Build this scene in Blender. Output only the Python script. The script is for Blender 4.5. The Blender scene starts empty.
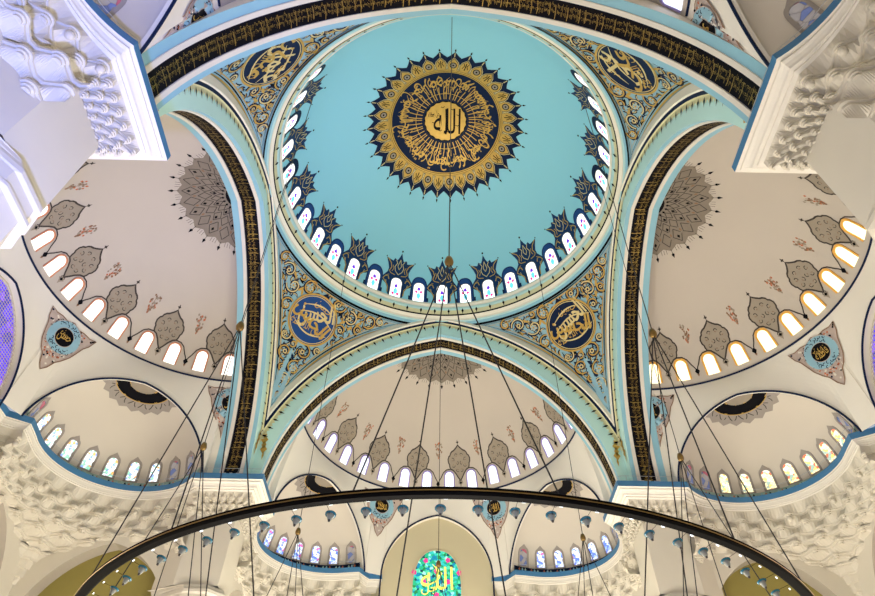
import bpy, math, random
from math import sin, cos, pi, sqrt, radians as rad, degrees as deg, atan2, asin, acos
from mathutils import Vector, Matrix
from mathutils.geometry import tessellate_polygon

random.seed(7)
S, Z0 = 8.0, 1.6            # one unit = dome ring radius = 8 m, camera 1.6 m above the floor
scene = bpy.context.scene
COL = scene.collection

# ------------------------------------------------------------------ camera (solved from the photograph)
F, TH, ROLL, CX, CY, YAW = 626.63, 0.8504, -0.0165, -0.0438, -1.9724, 0.0043
def cam_ray(u, v):
    u = (u - 437.5) / F; v = (298 - v) / F
    cr, sr = cos(ROLL), sin(ROLL)
    u, v = cr * u + sr * v, -sr * u + cr * v
    c, s = cos(TH), sin(TH)
    Y = c - v * s; Z = s + v * c; X = u
    a, b = cos(YAW), sin(YAW)
    return Vector((a * X + b * Y, -b * X + a * Y, Z))
fw = cam_ray(437.5, 298); rt = (cam_ray(437.5 + F, 298) - fw).normalized(); up = (cam_ray(437.5, 298 - F) - fw).normalized(); fw.normalize()
cd = bpy.data.cameras.new('camera'); cd.sensor_fit = 'HORIZONTAL'; cd.sensor_width = 36.0; cd.lens = F / 875 * 36; cd.clip_end = 500; cd.clip_start = 0.05
cam = bpy.data.objects.new('camera', cd); COL.objects.link(cam)
cam.matrix_world = Matrix.Translation((CX * S, CY * S, Z0)) @ Matrix((rt, up, -fw)).transposed().to_4x4()
scene.camera = cam
def proj(p):
    d = Vector(p) - Vector((CX, CY, 0)); z = d.dot(fw)
    if z < 0.02: return None
    return (437.5 + F * d.dot(rt) / z, 298 - F * d.dot(up) / z)
def in_frame(p, m=18):
    q = proj(p)
    return q is not None and -m < q[0] < 875 + m and -m < q[1] < 596 + m

# ------------------------------------------------------------------ materials
MATS = {}
def mat(name, col, rough=0.6, metal=0.0, emit=0.0, ecol=None, noise=0.05, nscale=0.6, bump=0.0, spec=0.4):
    m = bpy.data.materials.new(name); m.use_nodes = True
    nt = m.node_tree; b = nt.nodes['Principled BSDF']
    b.inputs['Roughness'].default_value = rough; b.inputs['Metallic'].default_value = metal
    b.inputs['Specular IOR Level'].default_value = spec
    tc = nt.nodes.new('ShaderNodeTexCoord'); nz = nt.nodes.new('ShaderNodeTexNoise')
    nz.inputs['Scale'].default_value = nscale; nz.inputs['Detail'].default_value = 4
    nt.links.new(tc.outputs['Object'], nz.inputs['Vector'])
    mx = nt.nodes.new('ShaderNodeMix'); mx.data_type = 'RGBA'
    mx.inputs[6].default_value = (*[max(0, c * (1 - noise)) for c in col], 1); mx.inputs[7].default_value = (*[min(1, c * (1 + noise)) for c in col], 1)
    nt.links.new(nz.outputs['Fac'], mx.inputs[0]); nt.links.new(mx.outputs[2], b.inputs['Base Color'])
    if bump:
        bp = nt.nodes.new('ShaderNodeBump'); bp.inputs['Strength'].default_value = bump; bp.inputs['Distance'].default_value = 0.02
        n2 = nt.nodes.new('ShaderNodeTexNoise'); n2.inputs['Scale'].default_value = 6; nt.links.new(tc.outputs['Object'], n2.inputs['Vector'])
        nt.links.new(n2.outputs['Fac'], bp.inputs['Height']); nt.links.new(bp.outputs['Normal'], b.inputs['Normal'])
    if emit:
        b.inputs['Emission Color'].default_value = (*(ecol or col), 1); b.inputs['Emission Strength'].default_value = emit
    MATS[name] = m
    return m
def glass(name, cols, scale, emit, base=(0.5, 0.5, 0.5)):
    """lit stained glass: cells of coloured glass with dark leads"""
    m = bpy.data.materials.new(name); m.use_nodes = True
    nt = m.node_tree; b = nt.nodes['Principled BSDF']; b.inputs['Roughness'].default_value = 0.25
    tc = nt.nodes.new('ShaderNodeTexCoord'); vo = nt.nodes.new('ShaderNodeTexVoronoi'); vo.inputs['Scale'].default_value = scale
    nt.links.new(tc.outputs['Object'], vo.inputs['Vector'])
    sp = nt.nodes.new('ShaderNodeSeparateColor'); nt.links.new(vo.outputs['Color'], sp.inputs[0])
    cr = nt.nodes.new('ShaderNodeValToRGB'); cr.color_ramp.interpolation = 'CONSTANT'
    el = cr.color_ramp.elements
    tot = sum(w for w, c in cols); acc = 0
    for i, (w, c) in enumerate(cols):
        e = el[i] if i < 2 else el.new(acc / tot)
        e.position = acc / tot; e.color = (*c, 1); acc += w
    nt.links.new(sp.outputs[0], cr.inputs['Fac'])
    v2 = nt.nodes.new('ShaderNodeTexVoronoi'); v2.feature = 'DISTANCE_TO_EDGE'; v2.inputs['Scale'].default_value = scale
    nt.links.new(tc.outputs['Object'], v2.inputs['Vector'])
    gt = nt.nodes.new('ShaderNodeMath'); gt.operation = 'GREATER_THAN'; gt.inputs[1].default_value = 0.05
    nt.links.new(v2.outputs['Distance'], gt.inputs[0])
    mul = nt.nodes.new('ShaderNodeMath'); mul.operation = 'MULTIPLY_ADD'; mul.inputs[1].default_value = emit * 0.8; mul.inputs[2].default_value = emit * 0.2
    nt.links.new(gt.outputs[0], mul.inputs[0])
    nt.links.new(cr.outputs['Color'], b.inputs['Emission Color']); nt.links.new(mul.outputs[0], b.inputs['Emission Strength'])
    nt.links.new(cr.outputs['Color'], b.inputs['Base Color'])
    MATS[name] = m
    return m

mat('white', (0.76, 0.73, 0.66), 0.7, bump=0.04)
mat('stone', (0.66, 0.62, 0.53), 0.75, bump=0.06)
mat('cream', (0.88, 0.84, 0.72), 0.6)
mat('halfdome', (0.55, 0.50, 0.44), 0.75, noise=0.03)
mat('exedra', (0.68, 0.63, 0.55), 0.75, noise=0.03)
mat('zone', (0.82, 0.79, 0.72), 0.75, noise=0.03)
mat('turquoise', (0.31, 0.71, 0.84), 0.6, noise=0.025, nscale=0.25)
mat('pale_turquoise', (0.58, 0.87, 0.84), 0.55)
mat('sky_blue', (0.28, 0.55, 0.68), 0.5)
mat('cove', (0.42, 0.66, 0.68), 0.5)
mat('yellow_border', (0.70, 0.68, 0.42), 0.6)
mat('navy', (0.006, 0.016, 0.055), 0.5, spec=.12)
mat('royal', (0.018, 0.07, 0.26), 0.5, spec=.15)
mat('ink', (0.005, 0.005, 0.008), 0.6, spec=.08)
mat('gold', (0.62, 0.40, 0.09), 0.42, metal=0.35, noise=0.2, nscale=4)
mat('dusk', (0.235, 0.20, 0.16), 0.7, noise=0.15, nscale=3)
mat('crest_navy', (0.012, 0.042, 0.13), 0.5, spec=.12)
mat('band_gold', (0.44, 0.30, 0.075), 0.38, metal=0.75, noise=0.2, nscale=4)
mat('pale_gold', (0.74, 0.62, 0.30), 0.45, metal=0.2, noise=0.12, nscale=4)
mat('field_blue', (0.28, 0.50, 0.62), 0.6, noise=0.15, nscale=2)
mat('band_blue', (0.055, 0.20, 0.40), 0.5)
mat('taupe', (0.33, 0.285, 0.225), 0.7, noise=0.12, nscale=3)
mat('dark_taupe', (0.05, 0.04, 0.035), 0.6)
mat('rust', (0.55, 0.16, 0.07), 0.6)
mat('brown_line', (0.25, 0.14, 0.08), 0.6)
mat('pinkish', (0.52, 0.43, 0.39), 0.6, noise=0.2, nscale=6)
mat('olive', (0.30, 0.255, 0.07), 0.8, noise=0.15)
mat('beige_wall', (0.62, 0.56, 0.38), 0.8, noise=0.06)
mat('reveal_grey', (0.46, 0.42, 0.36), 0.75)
mat('grey_frame', (0.36, 0.325, 0.295), 0.7)
mat('mint', (0.36, 0.52, 0.46), 0.6, noise=0.3, nscale=9)
mat('black_metal', (0.0035, 0.003, 0.0025), 0.6, spec=0.03)
mat('brass', (0.26, 0.17, 0.06), 0.35, metal=0.9)
mat('cable', (0.015, 0.015, 0.018), 0.5)
mat('lamp_blue', (0.02, 0.15, 0.21), 0.2)
mat('lamp_glass', (0.30, 0.31, 0.27), 0.12)
mat('carpet', (0.42, 0.38, 0.34), 0.95, noise=0.2, nscale=3)
mat('led_white', (0.9, 0.95, 1.0), 0.3, emit=1.2)
mat('lamp_grey', (0.75, 0.75, 0.75), 0.4)
mat('pane_white', (1, 1, 1), 0.3, emit=.85, ecol=(1.0, 1.0, 1.0))
mat('pane_blue', (0.8, 0.85, 1), 0.3, emit=.62, ecol=(0.80, 0.87, 1.0))
mat('pane_warm', (1, 0.95, 0.9), 0.3, emit=.80, ecol=(1.0, 0.95, 0.90))
mat('pane_yellow', (1, 0.9, 0.6), 0.3, emit=.95, ecol=(1.0, 0.90, 0.56))
mat('lit_reveal_violet', (0.34, 0.28, 0.62), 0.5)  # half-dome window rims: bright light on the reveals, put into the colour
mat('lit_reveal_pink', (0.60, 0.27, 0.16), 0.5)
mat('lit_reveal_orange', (0.85, 0.46, 0.10), 0.5)
mat('glass_violet', (0.1, 0.03, 0.5), 0.3, emit=0.45, ecol=(0.16, 0.03, 0.6))
mat('glass_red', (0.6, 0.03, 0.2), 0.3, emit=0.45, ecol=(0.75, 0.04, 0.25))
mat('glass_cyan', (0.1, 0.6, 0.75), 0.3, emit=0.45, ecol=(0.15, 0.65, 0.8))
mat('muntin', (0.45, 0.48, 0.52), 0.5)
glass('stained_blue', [(4, (0.75, 0.82, 1)), (4, (0.14, 0.24, 0.85)), (2, (0.35, 0.55, 1)), (1.2, (0.6, 0.15, 0.45)), (2, (0.85, 0.9, 1))], 9, .55)
glass('stained_mixed', [(5, (0.9, 0.95, 1)), (2, (0.25, 0.4, 0.85)), (2, (0.3, 0.65, 0.5)), (1.3, (0.9, 0.45, 0.15)), (2.5, (0.85, 0.95, 0.95))], 9, .62)
glass('stained_gold', [(5, (1, 0.92, 0.55)), (2, (0.35, 0.5, 0.45)), (2, (0.95, 0.7, 0.2)), (1, (0.8, 0.2, 0.1)), (3, (1, 0.97, 0.8))], 9, .62)
glass('stained_dim', [(3, (0.30, 0.28, 0.28)), (2, (0.12, 0.16, 0.35)), (1, (0.4, 0.1, 0.15))], 4, 0.25)
glass('stained_green', [(4, (0.02, 0.42, 0.22)), (3, (0.03, 0.50, 0.50)), (2, (0.01, 0.22, 0.42)), (2, (0.08, 0.65, 0.38)), (1.6, (0.01, 0.06, 0.10)), (1.2, (0.30, 0.85, 0.75)), (1.6, (0.02, 0.22, 0.06))], 7.5, 0.40)
glass('led_violet', [(6, (0.10, 0.06, 0.75)), (4, (0.22, 0.10, 0.9)), (2, (0.05, 0.05, 0.45)), (1, (0.5, 0.6, 1.0))], 2.5, 0.55)

# ------------------------------------------------------------------ mesh helpers (all coordinates in dome-radius units)
class MB:
    def __init__(s): s.v = []; s.f = []; s.m = []; s.names = []
    def mi(s, name):
        if name not in s.names: s.names.append(name)
        return s.names.index(name)
    def add(s, vs, fs, m):
        o = len(s.v); s.v += [tuple(p) for p in vs]; k = s.mi(m)
        for f in fs: s.f.append(tuple(i + o for i in f)); s.m.append(k)
    def grid(s, rows, m, closed=False):
        """rows of equal length; m a material name or one per row gap"""
        n = len(rows[0]); o = len(s.v)
        for r in rows: s.v += [tuple(p) for p in r]
        for i in range(len(rows) - 1):
            k = s.mi(m if isinstance(m, str) else m[i])
            for j in range(n if closed else n - 1):
                j2 = (j + 1) % n
                s.f.append((o + i * n + j, o + i * n + j2, o + (i + 1) * n + j2, o + (i + 1) * n + j)); s.m.append(k)
    def box(s, c, d, m, ax=None):
        X, Y, Z = ax or (Vector((1, 0, 0)), Vector((0, 1, 0)), Vector((0, 0, 1))); c = Vector(c)
        vs = [c + X * (a * d[0] / 2) + Y * (b * d[1] / 2) + Z * (e * d[2] / 2) for a in (-1, 1) for b in (-1, 1) for e in (-1, 1)]
        s.add(vs, [(0, 1, 3, 2), (4, 6, 7, 5), (0, 4, 5, 1), (2, 3, 7, 6), (0, 2, 6, 4), (1, 5, 7, 3)], m)
    def tube(s, pts, r, m, n=6):
        pts = [Vector(p) for p in pts]; rows = []
        for i, p in enumerate(pts):
            t = (pts[min(i + 1, len(pts) - 1)] - pts[max(i - 1, 0)]).normalized()
            a = t.cross(Vector((0, 0, 1)));
            if a.length < 1e-4: a = Vector((1, 0, 0))
            a.normalize(); b = t.cross(a)
            rows.append([p + a * (r * cos(2 * pi * k / n)) + b * (r * sin(2 * pi * k / n)) for k in range(n)])
        s.grid(rows, m, closed=True)
    def lathe(s, prof, c, m, n=16):
        rows = [[(c[0] + r * cos(2 * pi * k / n), c[1] + r * sin(2 * pi * k / n), c[2] + z) for k in range(n)] for r, z in prof]
        s.grid(rows, m, closed=True)
    def build(s, name, parent=None, at=(0, 0, 0), smooth=False):
        at = Vector(at)
        me = bpy.data.meshes.new(name)
        me.from_pydata([((x - at.x) * S, (y - at.y) * S, (z - at.z) * S) for x, y, z in s.v], [], s.f)
        for n in s.names: me.materials.append(MATS[n])
        me.polygons.foreach_set('material_index', s.m)
        if smooth: me.polygons.foreach_set('use_smooth', [True] * len(me.polygons))
        me.update()
        o = bpy.data.objects.new(name, me); COL.objects.link(o)
        if parent: o.parent = parent
        else: o.location = (at.x * S, at.y * S, at.z * S + Z0)
        return o
def tag(o, label=None, cat=None, group=None, kind=None):
    if label: o['label'] = label
    if cat: o['category'] = cat
    if group: o['group'] = group
    if kind: o['kind'] = kind
    return o
def empty(name, at):
    o = bpy.data.objects.new(name, None); o.empty_display_size = 0.3; COL.objects.link(o)
    o.location = (at[0] * S, at[1] * S, at[2] * S + Z0)
    return o
def kids(o): return [c for c in bpy.data.objects if c.parent == o]
def turn(o, k):
    """copy of a thing and its parts turned k quarter turns about the dome axis"""
    c = o.copy(); COL.objects.link(c)
    a = k * pi / 2; x, y, z = o.location
    c.location = (x * cos(a) - y * sin(a), x * sin(a) + y * cos(a), z); c.rotation_euler = (0, 0, o.rotation_euler.z + a)
    for ch in kids(o):
        d = ch.copy(); COL.objects.link(d); d.parent = c
        for g in kids(ch):
            e = g.copy(); COL.objects.link(e); e.parent = d
    return c
def rotq(p, k):
    x, y = p[0], p[1]
    for _ in range(k % 4): x, y = -y, x
    return (x, y) + tuple(p[2:])

class Deco:
    """flat painted or gilded ornament laid on a surface: mapf(a, b, off) -> point"""
    def __init__(s, mapf, base=0.0015): s.f = mapf; s.mb = MB(); s.b = base
    def star(s, c, pts, off, m, rings=3):
        o = s.b + off; n = len(pts)
        rows = [[s.f(c[0] + (p[0] - c[0]) * k / rings, c[1] + (p[1] - c[1]) * k / rings, o) for p in pts] for k in range(1, rings + 1)]
        s.mb.grid(rows, m, closed=True)
        s.mb.add([s.f(c[0], c[1], o)] + list(rows[0]), [(0, i + 1, (i + 1) % n + 1) for i in range(n)], m)
    def tess(s, poly, off, m, sub=3):
        T = [[Vector(poly[i]) for i in t] for t in tessellate_polygon([[Vector((x, z, 0)) for x, z in poly]])]
        for _ in range(sub):
            N = []
            for a, b, c in T:
                ab, bc, ca = (a + b) / 2, (b + c) / 2, (c + a) / 2; N += [[a, ab, ca], [ab, b, bc], [ca, bc, c], [ab, bc, ca]]
            T = N
        vs = []; fs = []
        for t in T: fs.append((len(vs), len(vs) + 1, len(vs) + 2)); vs += [s.f(p.x, p.y, s.b + off) for p in t]
        s.mb.add(vs, fs, m)
    def disc(s, c, r, off, m, n=40, rings=3):
        s.star(c, [(c[0] + r * cos(2 * pi * k / n), c[1] + r * sin(2 * pi * k / n)) for k in range(n)], off, m, rings)
    def ring(s, c, r0, r1, off, m, n=64):
        o = s.b + off
        s.mb.grid([[s.f(c[0] + r * cos(2 * pi * k / n), c[1] + r * sin(2 * pi * k / n), o) for k in range(n)] for r in (r0, r1)], m, closed=True)
    def ribbon(s, pts, w, off, m, closed=False, taper=False, asp=1.0):
        """asp: size of one b unit in a units"""
        o = s.b + off; n = len(pts); A = []; B = []
        for i, p in enumerate(pts):
            q0 = pts[(i - 1) % n] if (closed or i > 0) else p; q1 = pts[(i + 1) % n] if (closed or i < n - 1) else p
            dx, dy = q1[0] - q0[0], (q1[1] - q0[1]) * asp; L = sqrt(dx * dx + dy * dy) or 1
            ww = w * (0.25 + 0.75 * sin(pi * i / (n - 1))) if taper else w
            nx, ny = -dy / L * ww / 2, dx / L * ww / 2 / asp
            A.append(s.f(p[0] + nx, p[1] + ny, o)); B.append(s.f(p[0] - nx, p[1] - ny, o))
        s.mb.grid([A, B], m, closed=closed)
    def text(s, body, fn, off, m):
        """fn maps glyph x,y (baseline units) to a,b"""
        vs, fs = glyphs(body)
        s.mb.add([s.f(*fn(x, y), s.b + off) for x, y in vs], fs, m)
    def build(s, name, parent=None, at=(0, 0, 0)): return s.mb.build(name, parent, at)

# ------------------------------------------------------------------ Arabic lettering from the built-in font
FORMS = {'ا': 'FE8D FE8E', 'أ': 'FE83 FE84', 'إ': 'FE87 FE88', 'ب': 'FE8F FE90 FE91 FE92', 'ت': 'FE95 FE96 FE97 FE98', 'ث': 'FE99 FE9A FE9B FE9C', 'ج': 'FE9D FE9E FE9F FEA0',
 'ح': 'FEA1 FEA2 FEA3 FEA4', 'خ': 'FEA5 FEA6 FEA7 FEA8', 'د': 'FEA9 FEAA', 'ذ': 'FEAB FEAC', 'ر': 'FEAD FEAE', 'ز': 'FEAF FEB0', 'س': 'FEB1 FEB2 FEB3 FEB4',
 'ش': 'FEB5 FEB6 FEB7 FEB8', 'ص': 'FEB9 FEBA FEBB FEBC', 'ض': 'FEBD FEBE FEBF FEC0', 'ط': 'FEC1 FEC2 FEC3 FEC4', 'ع': 'FEC9 FECA FECB FECC', 'غ': 'FECD FECE FECF FED0',
 'ف': 'FED1 FED2 FED3 FED4', 'ق': 'FED5 FED6 FED7 FED8', 'ك': 'FED9 FEDA FEDB FEDC', 'ل': 'FEDD FEDE FEDF FEE0', 'م': 'FEE1 FEE2 FEE3 FEE4', 'ن': 'FEE5 FEE6 FEE7 FEE8',
 'ه': 'FEE9 FEEA FEEB FEEC', 'و': 'FEED FEEE', 'ى': 'FEEF FEF0', 'ي': 'FEF1 FEF2 FEF3 FEF4', 'ة': 'FE93 FE94'}
FORMS = {k: [chr(int(x, 16)) for x in v.split()] for k, v in FORMS.items()}
def shape(t):
    out = []
    for w in t.split(' '):
        r = []
        for i, ch in enumerate(w):
            f = FORMS.get(ch)
            if not f: r.append(ch); continue
            prev = i > 0 and len(FORMS.get(w[i - 1], ())) == 4
            nxt = i < len(w) - 1 and len(f) == 4 and w[i + 1] in FORMS
            k = (3 if prev and nxt else 2 if nxt else 1 if prev else 0)
            r.append(f[k])
        out.append(''.join(r))
    return ' '.join(out)[::-1]
_G = {}
def glyphs(body):
    if body not in _G:
        c = bpy.data.curves.new('lettering', 'FONT'); c.body = shape(body); c.resolution_u = 2
        o = bpy.data.objects.new('lettering', c); COL.objects.link(o)
        dg = bpy.context.evaluated_depsgraph_get(); dg.update(); me = o.evaluated_get(dg).to_mesh()
        vs = [(v.co.x, v.co.y) for v in me.vertices]; fs = [tuple(p.vertices) for p in me.polygons]
        if not vs: vs = [(0, 0), (1, 0), (1, .1)]; fs = [(0, 1, 2)]
        x0 = min(v[0] for v in vs); x1 = max(v[0] for v in vs); y0 = min(v[1] for v in vs); y1 = max(v[1] for v in vs)
        _G[body] = ([(x - x0, y) for x, y in vs], fs, x1 - x0, y0, y1)
        o.evaluated_get(dg).to_mesh_clear(); bpy.data.objects.remove(o); bpy.data.curves.remove(c)
    return _G[body][:2]
def gsize(body): glyphs(body); return _G[body][2:]
SCR = 1.0
def place(body, cx, cy, w, h, rot=0):
    cx, cy, w, h = cx * SCR if SCR > 1 else cx, cy * SCR if SCR > 1 else cy, w * SCR, h * SCR
    """fit the glyph box into a w x h box centred on cx, cy"""
    L, y0, y1 = gsize(body); c, s = cos(rot), sin(rot)
    def fn(x, y):
        u = (x / L - .5) * w; v = ((y - y0) / (y1 - y0) - .5) * h
        return (cx + c * u - s * v, cy + s * u + c * v)
    return fn

# ------------------------------------------------------------------ the shapes of the building
HC, HH = 1.873, 2.45                       # cornice and half-dome foot
AS, AC, AZ = 0.9964, 0.2822, 1.8136        # big arch: half span, centre offset, springing
def arch_half(e=0.0, n=26, s=AS, c=AC, z0=AZ):
    R = s + c + e; t1 = acos(c / R)
    return [(-c + R * cos(t1 * i / n), z0 + R * sin(t1 * i / n)) for i in range(n + 1)]
def arch_full(e=0.0, n=26, s=AS, c=AC, z0=AZ):
    h = arch_half(e, n, s, c, z0)
    return [(-x, z) for x, z in h] + [(x, z) for x, z in reversed(h[:-1])]
def arch_z(x, s, c, z0):
    x = abs(x)
    v = (s + c) ** 2 - (x + c) ** 2
    return z0 + sqrt(v) if v > 0 else z0
def arch_s(z, s=AS, c=AC, z0=AZ):
    v = (s + c) ** 2 - max(0, z - z0) ** 2
    return sqrt(max(v, 0)) - c
SIDES = ['far', 'left', 'near', 'right']   # quarter turns 0..3

# main dome: spherical cap
DR, DZ = 0.987, 3.157
def dome_pt(ang, z, off=0.0):
    r = sqrt(max(0, DR ** 2 - (z - DZ) ** 2)); k = (DR - off) / DR
    return (r * k * cos(ang), r * k * sin(ang), DZ + (z - DZ) * k)
mb = MB(); N = 144; rows = []
e0 = asin((3.285 - DZ) / DR)
for i in range(41):
    e = e0 + (pi / 2 - e0) * i / 40
    rows.append([(DR * cos(e) * cos(2 * pi * j / N), DR * cos(e) * sin(2 * pi * j / N), DZ + DR * sin(e)) for j in range(N)])
mb.grid(rows, 'turquoise', closed=True)
tag(mb.build('ceiling', smooth=True), 'turquoise plastered main dome with a ring of small windows', 'dome', kind='structure')

# dome ring cornice
prof = [(.985, 3.30, 'cream'), (.972, 3.298, 'cream'), (.972, 3.283, 'cream'), (.979, 3.272, 'cream'), (.980, 3.262, 'cove'), (.984, 3.252, 'cove'), (.992, 3.244, 'yellow_border'), (1.003, 3.216, 'ink'), (1.008, 3.207, 'cream'),
        (1.022, 3.190, 'cream'), (1.026, 3.176, 'cove'), (1.036, 3.168, 'sky_blue'), (1.046, 3.150, 'ink'), (1.052, 3.135, 'ink')]
mb = MB(); N = 192
mb.grid([[(r * cos(2 * pi * j / N), r * sin(2 * pi * j / N), z) for j in range(N)] for r, z, m in prof], [p[2] for p in prof[:-1]], closed=True)
for k in range(64):                        # the little drops on the cornice
    a = 2 * pi * (k + .5) / 64
    def rp(da, t): r = .991 + .0115 * t; z = 3.245 - .030 * t; return ((r - .003) * cos(a + da), (r - .003) * sin(a + da), z - .002)
    mb.add([rp(0, -.3), rp(.0085, .25), rp(.003, .6), rp(0, 1.1), rp(-.003, .6), rp(-.0085, .25)], [(0, 1, 2, 3, 4, 5)], 'ink')
tag(mb.build('trim_1', smooth=False), 'cream ring cornice with dark drops under the dome windows', 'cornice', kind='structure')

# pendentives: a sphere cut by the arches
PC, PR = 2.117, 1.473
def pend_r(z): return sqrt(max(0, PR ** 2 - (z - PC) ** 2))
mb = MB(); rows = []
for j in range(25):
    t = j / 24; r = []
    for i in range(49):
        ph = rad(90 * i / 48); D = 1.04 / max(cos(ph), sin(ph)); D = max(D, 1.046)
        zb = PC + sqrt(max(0, PR ** 2 - D * D)); z = zb + (3.155 - zb) * t
        a = ph + pi / 2
        r.append((pend_r(z) * cos(a), pend_r(z) * sin(a), z))
    rows.append(r)
mb.grid(rows, 'field_blue')
pend = mb.build('ceiling_pendentive', smooth=True)
# its painted field (quadrant far-left, centre azimuth 135 deg)
pcz = 2.972; pcr = pend_r(pcz)
PCN = Vector((-pcr / sqrt(2), pcr / sqrt(2), pcz)); PO = Vector((0, 0, PC))
pn = (PCN - PO).normalized(); pe1 = Vector((1, 1, 0)).normalized(); pe2 = pe1.cross(pn).normalized()
if pe2.z < 0: pe2 = -pe2
def pend_map(a, b, off): return PO + (PCN + pe1 * a + pe2 * b - PO).normalized() * (PR - off)
def pend_in(a, b, mg):
    p = pend_map(a, b, 0); D = max(abs(p.x), abs(p.y))
    return D < 1.04 - mg and p.z < 3.155 - mg * .9 and p.z > 2.2 + mg
d = Deco(pend_map, 0.002)
# border lines following the field edge
def edge_pts(mg):
    pts = []
    for i in range(73):                    # lower edges: along both arch planes
        ph = rad(2 + 86 * i / 72); D = (1.04 - mg) / max(cos(ph), sin(ph))
        z = PC + sqrt(max(0.0, PR ** 2 - D * D)) if D < PR else PC
        z = max(z, 2.2); z = min(z, 3.153 - mg * .9)
        pts.append((ph + pi / 2, z))
    top = [(rad(90 + 88 - 86 * i / 40), 3.153 - mg * .9) for i in range(41)]
    return pts, top
for mg, w, m, off in ((.008, .012, 'gold', .0006), (.018, .008, 'ink', .0005), (.027, .008, 'gold', .0006)):
    for line in edge_pts(mg):
        A = []; B = []
        for s_, dst in ((-w / 2, A), (w / 2, B)):
            for az, z in line:
                p = Vector((pend_r(z) * cos(az), pend_r(z) * sin(az), z)); q = pend_r(z)
                # offset across the line, towards the field centre
                cdir = (PCN - p).normalized(); pp = PO + (p + cdir * s_ - PO).normalized() * (PR - .002 - off); dst.append(pp)
        d.mb.grid([A, B], m)
def spiral(c, r, turns, a0, hand, n=16):
    return [(c[0] + r * (1 - .86 * t / n) * cos(a0 + hand * turns * 2 * pi * t / n), c[1] + r * (1 - .86 * t / n) * sin(a0 + hand * turns * 2 * pi * t / n)) for t in range(n + 1)]
def flower(d, c, r, rot, ms, off):
    n = 6
    pts = [(c[0] + r * (1 if k % 2 == 0 else .62) * cos(rot + pi * k / n), c[1] + r * (1 if k % 2 == 0 else .62) * sin(rot + pi * k / n)) for k in range(2 * n)]
    d.star(c, pts, off, ms[0], 1); d.disc(c, r * .62, off + .0005, ms[1], 10, 1); d.disc(c, r * .3, off + .001, ms[2], 8, 1)
rnd = random.Random(3); cs = []
RO = .176
for k in range(30000):
    a = rnd.uniform(-.82, .82); b = rnd.uniform(-.9, .3)
    if sqrt(a * a + b * b) < RO + .03: continue
    rr = .052 - .030 * (k / 30000)
    if not pend_in(a, b, .030 + rr * .34): continue
    if any((a - x) ** 2 + (b - y) ** 2 < ((rr + q) * .98) ** 2 for x, y, q in cs): continue
    cs.append((a, b, rr))
for i, (a, b, rr) in enumerate(cs):
    h = 1 if i % 2 else -1; a0 = rnd.uniform(0, 6.28)
    sp = spiral((a, b), rr * 1.08, 1.15, a0, h)
    d.ribbon(sp, .022, .0004 + .00001 * (i % 20), 'navy'); d.ribbon([(x + .003, y + .003) for x, y in sp], .009, .0009 + .00001 * (i % 20), 'gold' if i % 3 else 'pale_gold')
    flower(d, (a, b), rr * .5, a0, ('pale_gold', 'field_blue', 'gold') if i % 2 else ('navy', 'pale_gold', 'navy'), .0013)
    for q in range(3):                     # leaves thrown off the scroll
        an = a0 + h * (1.0 + 2.0 * q); c = (a + rr * 1.2 * cos(an), b + rr * 1.2 * sin(an))
        leaf = [(c[0] + .022 * t * cos(an + .9 * h) , c[1] + .022 * t * sin(an + .9 * h)) for t in (-1, -.5, 0, .5, 1)]
        if all(pend_in(x, y, .05) for x, y in leaf): d.ribbon(leaf, .018, .0007, ('ink', 'gold', 'navy')[q], taper=True)
used = []
for k in range(9000):
    a = rnd.uniform(-.95, .95); b = rnd.uniform(-1.0, .3)
    if sqrt(a * a + b * b) < RO + .02 or not pend_in(a, b, .028): continue
    if any((a - x) ** 2 + (b - y) ** 2 < .0165 ** 2 for x, y in used): continue
    used.append((a, b)); an = rnd.uniform(0, 6.28); h = rnd.choice((-1, 1)); l_ = rnd.uniform(.014, .026)
    leaf = [(a + l_ * (t * cos(an) - h * .45 * t * t * sin(an)), b + l_ * (t * sin(an) + h * .45 * t * t * cos(an))) for t in (-1, -.5, 0, .5, 1)]
    if not all(pend_in(x, y, .022) for x, y in leaf): continue
    d.ribbon(leaf, .015, .00015 + .000002 * (len(used) % 60), ('navy', 'ink', 'navy')[len(used) % 3], taper=True)
    d.ribbon([(x + .003, y - .002) for x, y in leaf[1:]], .007, .0003 + .000001 * (len(used) % 50), ('gold', 'pale_gold', 'gold', 'sky_blue')[len(used) % 4], taper=True)
tag(d.build('painted_scrollwork', pend), 'navy and gold scrollwork on blue')
pend.data.name = 'pendentive'
PLAB = ['between the far and left arches', 'between the left and near arches', 'between the near and right arches', 'between the right and far arches']
pends = [pend] + [turn(pend, k) for k in (1, 2, 3)]
for k, o in enumerate(pends): tag(o, 'blue pendentive with navy and gold scrollwork ' + PLAB[k], 'pendentive', kind='structure')

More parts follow.
